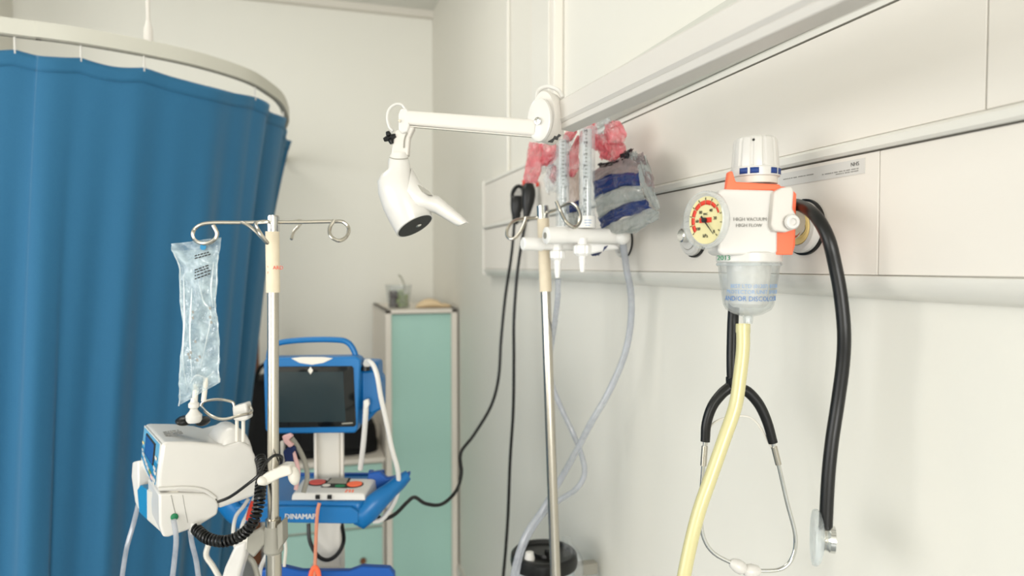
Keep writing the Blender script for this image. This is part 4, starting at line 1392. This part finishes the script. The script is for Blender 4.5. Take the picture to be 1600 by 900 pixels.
# second striped bit, low, behind the valve bodies, and left behind the tubes
bagpatch('navy_stripe', [(918, 392), (926, 400)], [(950, 384), (936, 399)], m_navyf, 70, .01, .006, dz=0.0)
blob_patch('navy_stripe', ([(884, 322), (886, 334)], [(905, 312), (905, 330)]), lambda x: 1.55, m_navyf, bg, thick=.01, amp=.006, seed=31)
blob_patch('grey_fold', ([(884, 268), (888, 300), (890, 322)], [(906, 262), (906, 296), (906, 316)]), lambda x: 1.56, film('cream_film', srgb(226, 212, 202), 0.8, 0.2, 0.6, 20, 0.1), bg, thick=.01, amp=.008, seed=37)
blob_patch('grey_fold', ([(888, 334), (890, 352)], [(906, 330), (906, 356)]), lambda x: 1.55, m_greyf, bg, thick=.01, amp=.008, seed=39)

# ================================================================== black call leads on red hooks
for i, (cx_, cy_, z0, w_, h_, lb_, loop) in enumerate(((808, 318, 2.24, 13, 28, 'black looped handset hanging left on the trunking, its cord curling to the monitor', True),
                                                      (826, 312, 2.10, 11, 27, 'solid black handset hanging right of the looped one, its cord dropping straight', False))):
    hs = thing('hanging_handset', V(cx_, cy_, z0), lb_, 'handset', None)
    kf = z0 / F
    if loop:
        MB().tube([V(x, y, z0) for x, y in [(801, 312), (801, 302), (805, 294), (811, 291), (817, 295), (818, 305), (816, 314)]], 3.2 * kf, 10).obj('loop_grip', m_black, hs)
        MB().loft([[V(cx0 + w__ * math.cos(t), y_, z0) + FWD * 0.016 * math.sin(t) * (w__ / 12) for t in [2 * PI * k / 20 for k in range(20)]]
                   for y_, w__, cx0 in ((306, 8, 808), (309, 10, 808), (318, 10.5, 808), (328, 9, 807), (338, 6, 806), (347, 4, 804.5))]).obj('grip', m_black, hs)
        MB().prism([V(x, y, z0 + 0.012) for x, y in [(805, 297), (816, 295), (816, 312), (806, 312)]], FWD * 0.004).obj('white_insert', m_white, hs)
        cyl(MB(), V(805, 350, z0), V(807, 334, z0), 4.2 * kf, 12, 8 * kf).obj('strain_relief', m_black, hs)
    else:
        MB().loft([[V(cx_ + c0_ + w__ * math.cos(t), y_, z0) + FWD * 0.018 * math.sin(t) * (w__ / 12) for t in [2 * PI * k / 20 for k in range(20)]]
                   for y_, w__, c0_ in ((285, 4, 0), (288, 8, 0), (296, 10.5, 0), (306, 11, 0), (318, 9.5, -1), (328, 7, -2), (338, 5, -3.5), (346, 4, -4))]).obj('grip', m_black, hs)
    MB().prism([V(x, y, z0 + 0.01) for x, y in ([(816, 281), (821, 281), (821, 293), (816, 293)] if loop else [(837, 285), (842, 284), (842, 291), (837, 292)])], FWD * 0.006).obj('hook_peg', m_red, hs)
    if loop:
        pts = [(804, 346, 2.24), (799, 400, 2.24), (790, 460, 2.22), (783, 530, 2.2), (779, 590, 2.18), (767, 635, 2.15), (740, 680, 2.1), (720, 708, 2.05), (721, 740, 2.0), (712, 768, 1.95), (690, 788, 1.9), (665, 787, 1.85), (648, 777, 1.8), (636, 785, 1.76), (618, 803, 1.72), (600, 811, 1.70), (588, 806, 1.69)]
    else:
        pts = [(822, 342, 2.10), (815, 380, 2.10), (808, 430, 2.1), (803, 500, 2.1), (803, 560, 2.1), (802, 640, 2.1), (797, 720, 2.1), (794, 800, 2.1), (790, 860, 2.1), (785, 920, 2.1), (782, 1000, 2.1)]
    MB().tube([V(*p_) for p_ in pts], 0.0050, 10).obj('cord', m_black, hs)
mb = MB()
for dx, dy in ((0, 0), (6, -1), (1, 6), (12, 3)):
    mb.lathe([(0.002, 0), (0.002, 0.001)], WX(857 + dx, 297 + dy, TR - 0.0002), (-1, 0, 0), 8)
tag(mb.obj('speaker_holes', m_ink, trk), kind='stuff')

# ================================================================== vital signs monitor on its wheeled stand
zm = 1.62
km = zm / F
mon = thing('monitor_stand', V(514, 1300, zm + 0.05), 'blue vital signs monitor with dark screen on a white wheeled column stand', 'patient monitor')
MB().prism(P([(411, 566), (416, 559), (556, 557), (563, 562), (563, 570), (558, 672), (554, 677), (420, 678), (414, 672)], zm), FWD * 0.045).obj('monitor_case', m_blue, mon, bevel=0.005, bseg=3)
MB().prism(P([(424, 562), (590, 566), (592, 640), (570, 664), (428, 668)], zm + 0.045), FWD * 0.07).obj('monitor_back', m_blue, mon, bevel=0.008, bseg=3)
MB().prism(P([(422, 573), (549, 572), (552, 575), (556, 664), (553, 667), (424, 669)], zm - 0.003), FWD * 0.004).obj('screen_glass', m_glassblk, mon, bevel=0.0015)
MB().prism(P([(430, 581), (536, 581), (540, 659), (432, 660)], zm - 0.0036), FWD * 0.001).obj('screen', m_screen, mon)
MB().prism(P([(534, 661), (551, 660), (551, 662), (534, 663)], zm - 0.0045), FWD * 0.0006).obj('screen_mark', m_grey, mon)
MB().prism(P([(485, 573), (489, 579), (485, 585), (481, 579)], zm - 0.0045), FWD * 0.0006).obj('front_emblem', m_cream, mon)
MB().prism(P([(455, 560), (470, 558), (505, 558), (520, 560), (505, 567), (487, 570), (468, 567)], zm - 0.002), FWD * 0.004).obj('alarm_window', m_cream, mon)
hd = MB().tube(P([(420, 560, zm + .03), (424, 543, zm + .03), (440, 535, zm + .03), (480, 531, zm + .03), (525, 531, zm + .03), (543, 535, zm + .03), (553, 548, zm + .03), (558, 566, zm + .03)], zm), 4.6 * km, 12)
hd.obj('carry_handle', m_blue, mon)
for pts in ([(566, 569), (569, 562), (577, 562), (578, 572), (572, 578)],):
    MB().prism(P(pts, zm + 0.02), FWD * 0.02).obj('socket', m_white, mon, bevel=0.002)
cyl(MB(), V(571, 579, zm + 0.02), V(571, 573, zm + 0.02), 7 * km).obj('socket_ring', m_black, mon)
MB().prism(P([(563, 580), (584, 578), (596, 592), (596, 640), (580, 648), (564, 640)], zm + 0.03), FWD * 0.06).obj('side_module', m_blue, mon, bevel=0.006)
MB().tube(P([(576, 564, zm + .02), (584, 572, zm + .0), (590, 590, zm - .01), (595, 620, zm - .01), (604, 660, zm - .01), (612, 700, zm - .01), (622, 738, zm), (621, 770, zm + .02), (610, 795, zm + .03), (596, 812, zm + .03), (583, 815, zm + .03)], zm), 3.9 * km, 10).obj('pressure_hose', m_white, mon)
MB().tube(P([(572, 626, zm + .0), (571, 650, zm), (568, 690, zm + .02), (563, 733, zm + .05)], zm), 4.2 * km, 10).obj('probe_lead', m_white, mon)
MB().prism(P([(568, 626), (575, 624), (577, 632), (573, 640), (568, 638)], zm - 0.01), FWD * 0.015).obj('lead_plug', m_white, mon, bevel=0.002)
# column
MB().box(V(515, 800, zm + 0.11), (0.066, 0.045, 0.55), (RGT, FWD, UP)).obj('column', m_cream, mon, bevel=0.004)
for x_ in (494, 535):
    MB().box(V(x_, 712, zm + 0.08), (0.006, 0.012, 0.13), (RGT, FWD, UP)).obj('column_rib', m_alu, mon)
MB().box(V(510, 892, zm + 0.10), (0.078, 0.07, 0.03), (RGT, FWD, UP)).obj('column_foot', m_cream, mon, bevel=0.004)
# tray with raised wings
def tray_mesh(y_front, y_rear, z_f, z_r, name, xs):
    pass


ty = V(500, 770, zm).z       # height of the tray surface
hz = lambda py, z_: V(800, py, z_).z
zfront = zm - 0.045
top_h = V(500, 786, zfront).z
back_z = zm + 0.17


def tp_(px_, z_, h):
    q = V(px_, 700, z_)
    # same pixel column, given height
    return Vector((q.x, q.y, h))


poly = [tp_(372, zfront + .01, top_h), tp_(560, zfront, top_h), tp_(598, zfront + 0.05, top_h), tp_(596, back_z, top_h), tp_(410, back_z, top_h), tp_(368, zfront + 0.06, top_h)]
MB().prism(poly, UP * -0.028).obj('tray', m_blue, mon, bevel=0.006, bseg=3)
# front lip
MB().prism(P([(366, 792), (548, 793), (560, 800), (560, 818), (548, 819), (372, 816)], zfront - 0.006), FWD * 0.02).obj('tray_lip', m_blue, mon, bevel=0.003)
text('DINAMAP', 11.5 * km, V(444.5, 811, zfront - 0.0065), RGT, UP, m_white, mon, depth=0.0003, squeeze=0.93)
text('DINAMAP', 11.5 * km, V(445.0, 811, zfront - 0.0066), RGT, UP, m_white, mon, depth=0.0003, squeeze=0.93)
# right wing, curling up
wg = [((552, 806), (0, 13), zfront - 0.002), ((566, 808), (2, 19), zfront - 0.002), ((580, 794), (6, 19), zfront), ((594, 780), (8, 14), zfront + .01), ((610, 766), (8, 10), zfront + .03), ((626, 752), (7, 9), zfront + .05), ((638, 742), (4, 7), zfront + .06)]


def wing(pts, name):
    rings = []
    for (c, u, z_) in pts:
        rings.append([V(c[0] + u[0] * math.cos(t), c[1] + u[1] * math.cos(t), z_ + 0.022 + 0.024 * math.sin(t)) for t in [2 * PI * k / 18 for k in range(18)]])
    return MB().loft(rings).obj(name, m_blue, mon, ang=60)


wing(wg, 'tray_wing')
wing([((2 * 470 - c[0][0] - 0, c[0][1]), (-c[1][0], c[1][1]), c[2]) for c in wg], 'tray_wing')
MB().prism(P([(575, 740), (593, 737), (604, 748), (632, 742), (640, 738), (640, 745), (618, 772), (590, 778), (572, 764)], zfront + 0.09), FWD * 0.02).obj('tray_corner', m_blued, mon, bevel=0.004)
for x_ in (580, 597):
    MB().box(V(x_, 739, zfront + 0.13), (0.012, 0.012, 0.014), (RGT, FWD, UP)).obj('tray_peg', m_blued, mon, bevel=0.002)
MB().prism(P([(430, 740), (590, 740), (590, 752), (430, 752)], back_z - 0.01), FWD * 0.012).obj('tray_rear_lip', m_blued, mon, bevel=0.003)
# lower basket
hb_ = hz(890, zfront)
MB().prism(P([(402, 893), (440, 886), (470, 893), (545, 893), (565, 886), (608, 888), (616, 898), (612, 960), (404, 960)], zfront), FWD * 0.02).obj('basket_front', m_blued, mon, bevel=0.003)
MB().box(V(508, 935, zm + 0.10), (0.31, 0.27, 0.03), (RGT, FWD, UP)).obj('basket', m_blued, mon, bevel=0.005)
lowz = V(500, 940, zm + 0.1)
MB().box((lowz.x, lowz.y, (lowz.z + 0.12) / 2 + 0.05), (0.066, 0.045, lowz.z - 0.12), (RGT, FWD, UP)).obj('lower_column', m_cream, mon, bevel=0.004)
for k in range(5):
    a_ = 2 * PI * k / 5
    c_ = Vector((lowz.x, lowz.y, 0.12))
    e = c_ + Vector((0.24 * math.cos(a_), 0.24 * math.sin(a_), -0.035))
    MB().tube([c_, c_.lerp(e, 0.5) + UP * 0.01, e], [0.026, 0.022, 0.016], 10).obj('leg', m_cream, mon)
    MB().lathe([(0.032, -0.012), (0.038, -0.009), (0.038, 0.009), (0.032, 0.012)], e - UP * 0.045, (math.sin(a_), -math.cos(a_), 0), 18).obj('castor', m_black, mon)
MB().tube(P([(482, 818, zm + .06), (484, 845, zm + .05), (496, 868, zm + .04), (512, 875, zm + .04), (528, 865, zm + .05), (537, 845, zm + .06), (534, 820, zm + .1)], zm), 3.2 * km, 10).obj('cable_bundle', m_black, mon)

# handheld unit lying in the tray
dv_ = thing('handheld_unit', tp_(520, zfront + 0.08, top_h), 'white handheld unit with red, green and orange buttons lying in the blue tray', 'medical device')
A_, B_, C_, D_ = tp_(454, zfront + 0.012, top_h), tp_(570, zfront + 0.010, top_h), tp_(588, zfront + 0.088, top_h), tp_(472, zfront + 0.090, top_h)
h0, h1 = 0.016, 0.030


def dp(u, v, l=0.0):
    q = A_.lerp(B_, u).lerp(D_.lerp(C_, u), v)
    return q + UP * (lerp(h0, h1, v) + l)


MB().loft([[Vector((q.x, q.y, top_h + 0.0005)) for q in (A_, B_, C_, D_)], [dp(0.01, 0.02, -0.004), dp(.99, 0.02, -0.004), dp(.99, .98, -0.004), dp(.01, .98, -0.004)], [dp(.04, .06), dp(.96, .06), dp(.94, .94), dp(.06, .94)]]).obj('unit_case', m_white, dv_, bevel=0.006, bseg=3)


def disc(u, v, ru, rv, l0, l1, mt, nm, n=24):
    MB().prism([dp(u + ru * math.cos(2 * PI * k / n), v + rv * math.sin(2 * PI * k / n), l0) for k in range(n)], UP * (l1 - l0)).obj(nm, mt, dv_)


disc(.26, .66, .14, .20, 0, .0012, m_ink, 'button_surround')
disc(.25, .67, .11, .15, .001, .003, m_redm, 'red_button')
disc(.76, .55, .13, .20, 0, .0012, m_ink, 'button_surround')
disc(.77, .56, .10, .15, .001, .003, m_orange, 'orange_button')
MB().prism([dp(.36, .62, 0), dp(.68, .60, 0), dp(.66, .95, 0), dp(.38, .95, 0)], UP * .0012).obj('unit_display_frame', m_ink, dv_)
MB().prism([dp(.39, .62, .0012), dp(.65, .60, .0012), dp(.63, .93, .0012), dp(.41, .93, .0012)], UP * .001).obj('unit_display', m_grey, dv_)
MB().prism([dp(.34, .38, 0), dp(.70, .34, 0), dp(.70, .58, 0), dp(.34, .60, 0)], UP * .0010).obj('button_strip', m_ink, dv_)
disc(.40, .48, .055, .07, .001, .0024, m_cream, 'grey_button')
disc(.59, .45, .07, .07, .001, .0024, m_green, 'green_button')
for i, (u, v) in enumerate(((.72, .22), (.76, .22), (.80, .22), (.72, .13), (.77, .13), (.81, .13))):
    disc(u, v, .016, .03, 0, .0006, m_orange, 'orange_print', 10)
for u in (.36, .52):
    q = lerp(0, 1, u)
    c_ = A_.lerp(B_, u) + UP * 0.009
    MB().box(c_, (0.010, 0.006, 0.009), (RGT, FWD, UP)).obj('port', m_black, dv_)
MB().tube([V(499, 786, zfront - 0.012), V(496, 800, zfront - 0.018), V(494, 830, zfront - 0.018), V(492, 884, zfront - 0.018), V(491, 905, zfront - .018)], 2.6 * km, 8).obj('sensor_lead', m_orangec, dv_)
MB().tube([V(484, 906, zfront - .02), V(487, 893, zfront - .02), V(492, 886, zfront - .02), V(497, 893, zfront - .02), V(499, 906, zfront - .02)], 3.4 * km, 8).obj('clip', m_orange, dv_)

# ================================================================== cuff, hoses and probe hanging between the stands
cf = thing('pressure_cuff', V(452, 735, 1.46), 'navy blood pressure cuff with pink and grey hose bundled beside the left pole', 'cuff')
MB().prism(P([(441, 706), (452, 696), (460, 700), (458, 724), (446, 728)], 1.46), FWD * 0.03).obj('cuff', m_navyc, cf, bevel=0.004)
MB().prism(P([(440, 682), (452, 678), (457, 682), (450, 688), (458, 696), (452, 700), (443, 692)], 1.46), FWD * 0.012).obj('plug', m_pinkp, cf, bevel=0.002)
MB().tube(P([(455, 684, 1.47), (466, 700, 1.48), (476, 722, 1.48), (480, 745, 1.48), (474, 770, 1.47)], 1.47), 0.0055, 10).obj('hose', m_grey, cf)
MB().tube(P([(452, 694, 1.465), (460, 712, 1.465), (466, 738, 1.465), (462, 765, 1.465)], 1.47), 0.0045, 10).obj('hose', m_pinkp, cf)
MB().prism(P([(437, 690), (443, 690), (444, 720), (438, 726)], 1.47), FWD * 0.012).obj('buckle', m_cream, cf, bevel=0.002)
pb = thing('probe_handle', V(370, 900, 1.36), 'white probe handle and looped white leads hanging behind the coiled cord', 'probe')
MB().prism(P([(366, 853), (384, 846), (382, 870), (372, 905), (366, 930), (338, 930), (350, 888)], 1.36), FWD * 0.03).obj('handle', m_white, pb, bevel=0.006, bseg=3)
MB().prism(P([(372, 846), (386, 838), (394, 848), (386, 860), (374, 858)], 1.365), FWD * 0.02).obj('collar', m_cream, pb, bevel=0.003)
MB().tube(P([(388, 780, 1.36), (380, 792, 1.36), (368, 808, 1.36), (364, 835, 1.36), (368, 855, 1.37)], 1.36), 0.0038, 8).obj('lead', m_white, pb)
MB().tube(P([(398, 776, 1.36), (388, 800, 1.36), (378, 822, 1.36), (376, 850, 1.37)], 1.36), 0.0038, 8).obj('lead', m_white, pb)
MB().tube(P([(396, 784, 1.355), (392, 796, 1.355), (388, 812, 1.355)], 1.36), 0.0055, 8).obj('red_sleeve', m_red, pb)
MB().tube(P([(326, 850, 1.4), (322, 868, 1.4), (332, 884, 1.4), (344, 905, 1.4)], 1.4), 0.0055, 8).obj('lead', m_cream, pb)
MB().tube(P([(384, 868, 1.4), (396, 880, 1.4), (404, 905, 1.4)], 1.4), 0.0055, 8).obj('lead', m_grey, pb)
MB().tube(P([(420, 860, 1.45), (408, 885, 1.45), (405, 905, 1.45)], 1.45), 0.0045, 8).obj('lead', m_white, pb)
MB().tube(P([(436, 820, 1.48), (446, 850, 1.5), (444, 885, 1.5)], 1.5), 0.0035, 8).obj('lead', m_cream, pb)

# ================================================================== cabinets in the corner
cl, cr2 = WY(602, 600, 3.36), WY(714, 600, 3.36)
ztop = V(655, 484, (cl - CAM).dot(fwd)).z
tc_ = thing('tall_cabinet', ((cl.x + cr2.x) / 2, 3.66, 0), 'tall narrow cabinet with pale frame and teal sliding front in the corner', 'cabinet')
x0, x1 = cl.x, min(cr2.x, WR - 0.004)
yf, yb2 = 3.36, 3.98
for xx in (x0 + 0.009, x1 - 0.009):
    MB().box((xx, (yf + yb2) / 2, ztop / 2), (0.018, yb2 - yf, ztop)).obj('side_panel', m_alu, tc_)
MB().box(((x0 + x1) / 2, (yf + yb2) / 2, ztop - 0.009), (x1 - x0, yb2 - yf, 0.018)).obj('top_panel', m_alu, tc_)
MB().box(((x0 + x1) / 2, yb2 - 0.006, ztop / 2), (x1 - x0 - 0.04, 0.01, ztop - 0.04)).obj('back_panel', m_alu, tc_)
MB().box(((x0 + x1) / 2, (yf + yb2) / 2, 0.04), (x1 - x0 - 0.04, yb2 - yf - 0.04, 0.08)).obj('plinth', m_grey, tc_)
fw = 0.030
for xx in (x0 + fw / 2, x1 - fw / 2):
    MB().box((xx, yf - 0.004, ztop / 2), (fw, 0.022, ztop)).obj('frame_stile', m_alu, tc_, bevel=0.003)
MB().box(((x0 + x1) / 2, yf - 0.004, ztop - 0.010), (x1 - x0, 0.022, 0.020)).obj('frame_rail', m_alu, tc_, bevel=0.003)
MB().box(((x0 + x1) / 2, yf + 0.012, ztop / 2), (x1 - x0 - 2 * fw + 0.01, 0.012, ztop - 0.05)).obj('door', m_teal, tc_, bevel=0.002)

bl = WY(425, 700, 3.36)
zlt = V(560, 728, (bl - CAM).dot(fwd)).z
lc = thing('low_cabinet', ((bl.x + x0) / 2, 3.66, 0), 'low teal-fronted drawer cabinet left of the tall cabinet, behind the monitor', 'cabinet')
xa, xb = bl.x, x0 - 0.004
MB().box(((xa + xb) / 2, (yf + yb2) / 2, (zlt - 0.022) / 2), (xb - xa, yb2 - yf - 0.02, zlt - 0.022)).obj('carcass', m_alu, lc, bevel=0.003)
MB().box(((xa + xb) / 2, (yf + yb2) / 2, zlt - 0.011), (xb - xa, yb2 - yf + 0.02, 0.022)).obj('cabinet_top', m_alu, lc, bevel=0.003)
for k in range(2):
    dh = (zlt - 0.06) / 2 - 0.010
    zc_ = zlt - 0.03 - dh / 2 - k * (dh + 0.012)
    dr = MB().box(((xa + xb) / 2, yf - 0.004, zc_), (xb - xa - 0.03, 0.018, dh)).obj('drawer', m_teal, lc, bevel=0.002)
    q = WY(567, 887, yf - 0.013)
    MB().lathe([(0.008, 0), (0.014, 0.010), (0.015, 0.018), (0.010, 0.022)], (q.x, yf - 0.013, q.z if k == 0 else zc_), (0, -1, 0), 16).obj('knob', m_wood, dr)

bk = thing('black_bag', (V(500, 700, 3.25).x, 3.55, zlt), 'large black padded bag standing on the low cabinet behind the monitor', 'bag')
bxa, bxb = WY(380, 700, 3.5).x, WY(592, 700, 3.5).x
za = zlt + 0.0


def bag_body(u, v):
    a_ = 2 * PI * u
    cx_, hw = (bxa + bxb) / 2, (bxb - bxa) / 2
    r = (1 - 0.10 * v * v) * (1 if v < 0.9 else 1 - (v - 0.9) * 3)
    c, s = math.cos(a_), math.sin(a_)
    x = cx_ + hw * r * math.copysign(abs(c) ** 0.5, c)
    y = 3.58 + 0.16 * r * math.copysign(abs(s) ** 0.6, s)
    topz = lerp(0.42, 0.17, min(1, max(0, (x - (bxa + 0.10)) / 0.30)))
    return Vector((x + 0.01 * noise.noise(Vector((a_, v * 4, 1))), y + 0.012 * noise.noise(Vector((a_, v * 4, 7))), za + v * topz))


mb = MB()
mb.loft([[bag_body(k / 40, v / 12) for k in range(40)] for v in range(13)])
mb.obj('bag_body', m_blackm, bk)
MB().tube([(bxa + 0.06, 3.45, za + 0.38), (bxa + 0.09, 3.42, za + 0.46), (bxa + 0.16, 3.43, za + 0.46), (bxa + 0.19, 3.46, za + 0.30)], 0.010, 8).obj('bag_strap', m_blackm, bk)
MB().box(((bxa + bxb) / 2 + 0.1, 3.415, za + 0.08), (0.32, 0.02, 0.09)).obj('bag_pocket', m_blackm, bk, bevel=0.008)

# brown post and pale plastic box by the curtain edge
wp = WY(398, 580, 3.9)
tag(MB().box((wp.x, 3.9, 0.65), (0.045, 0.03, 1.30)).obj('wooden_post', m_wood, bevel=0.004), 'brown wooden upright standing between the curtain edge and the monitor', 'post')
# tub of grapes and a bun on the tall cabinet
ty_, tz_ = 3.50, ztop
g0 = WY(623, 470, ty_)
tub = thing('plastic_tub', (g0.x, ty_, tz_), 'small clear plastic tub of grapes on top of the tall cabinet', 'tub')
MB().lathe([(0.052, 0.0005), (0.054, 0.002), (0.066, 0.112), (0.070, 0.118), (0.068, 0.118), (0.064, 0.112), (0.052, 0.004), (0.001, 0.003)], (g0.x, ty_, tz_), UP, 28, caps=False).obj('tub_wall', m_bowl, tub)
pos = []
for lay in range(4):
    for k in range(9 if lay < 3 else 5):
        a_ = 2 * PI * k / 9 + lay * 0.35
        r_ = 0.038
        pos.append((g0.x + r_ * math.cos(a_), ty_ + r_ * math.sin(a_), tz_ + 0.016 + lay * 0.021))
    for k in range(3):
        a_ = 2 * PI * k / 3 + lay
        pos.append((g0.x + 0.015 * math.cos(a_), ty_ + 0.015 * math.sin(a_), tz_ + 0.016 + lay * 0.021))
pg = pb_ = None
for q in pos:
    dark = q[0] < g0.x - 0.012
    src = pb_ if dark else pg
    if src is None:
        o = MB().ball(q, (0.0115, 0.0115, 0.0125), 12, 8).obj('grape', m_grapeb if dark else m_grapeg)
        if dark:
            tag(o, 'dark grape in the left half of the clear tub', 'grape', 'dark grapes in the tub')
            pb_ = o
        else:
            tag(o, 'green grape in the right half of the clear tub', 'grape', 'green grapes in the tub')
            pg = o
    else:
        o = src.copy()
        COL.objects.link(o)
        o.location = (q[0], q[1], q[2] - 0.0125)
sx = WY(628, 450, ty_)
tag(MB().tube([(g0.x + 0.030, ty_, tz_ + 0.09), (g0.x + 0.024, ty_ - 0.01, tz_ + 0.125), (g0.x + 0.010, ty_ - 0.01, tz_ + 0.158), (g0.x - 0.002, ty_ - 0.01, tz_ + 0.168)], [0.003, 0.0025, 0.003, 0.004], 8).obj('grape_stalk', m_stem),
    'bare grape stalk sticking up out of the clear tub', 'stalk')
b0 = WY(678, 474, 3.46)


def bun(u, v):
    a_ = 2 * PI * u
    x = -0.095 + 0.19 * v
    prof = max(0.0, math.sin(PI * v)) ** 0.45
    hh = 0.046 * prof * (1 - 0.25 * math.exp(-((v - 0.70) / 0.06) ** 2)) * (0.85 + 0.25 * math.sin(v * 5 + 0.3))
    return Vector((b0.x + x, 3.46 + 0.04 * prof * math.cos(a_), tz_ + 0.001 + max(0, hh * (0.5 + 0.5 * math.sin(a_)) * 1.0)))


mb = MB()
mb.loft([[bun(k / 16, 0.004 + 0.992 * v / 26) for k in range(16)] for v in range(27)])
tag(mb.obj('bread_bun', m_bun, ang=80), 'pale lumpy bread lying beside the tub on the tall cabinet', 'bread')

# ================================================================== suction canister low behind the right stand
zc2 = 1.74
kc2 = zc2 / F
sc0 = V(850, 872, zc2)
can = thing('suction_canister', sc0 - UP * 0.30, 'clear suction canister with black lid low down behind the right drip stand', 'canister')
MB().lathe([(0.066, -0.29), (0.072, -0.27), (0.078, -0.02), (0.080, -0.01), (0.078, -0.01), (0.070, -0.27), (0.002, -0.285)], sc0, UP, 44, caps=False).obj('jar', m_clear2, can)
MB().lathe([(0.074, -0.016), (0.084, -0.016), (0.086, -0.004), (0.084, 0.012), (0.078, 0.018), (0.070, 0.018), (0.066, 0.010), (0.030, 0.010), (0.028, 0.018), (0.002, 0.018)], sc0, UP, 48).obj('lid', m_black, can)
MB().lathe([(0.012, 0.01), (0.013, 0.020), (0.010, 0.034), (0.006, 0.036)], sc0 - RGT * 0.038 - FWD * 0.045, UP, 18).obj('port_cap', m_white, can)
MB().lathe([(0.010, 0.01), (0.010, 0.028), (0.007, 0.032)], sc0 + RGT * 0.01 - FWD * 0.02, UP, 18).obj('lid_port', m_black, can)
MB().prism(P([(880, 850), (892, 850), (912, 882), (913, 930), (880, 930)], zc2 - 0.02), FWD * 0.05).obj('bracket', m_bowl, can, bevel=0.003)
wx = WR
MB().box((lerp(sc0.x, WR, 0.55), sc0.y + 0.02, sc0.z - 0.05), ((WR - sc0.x) * 0.9 - 0.02, 0.03, 0.03)).obj('wall_arm', m_grey, can, bevel=0.003)

for o in bpy.data.objects:
    if 'org' in o:
        del o['org']
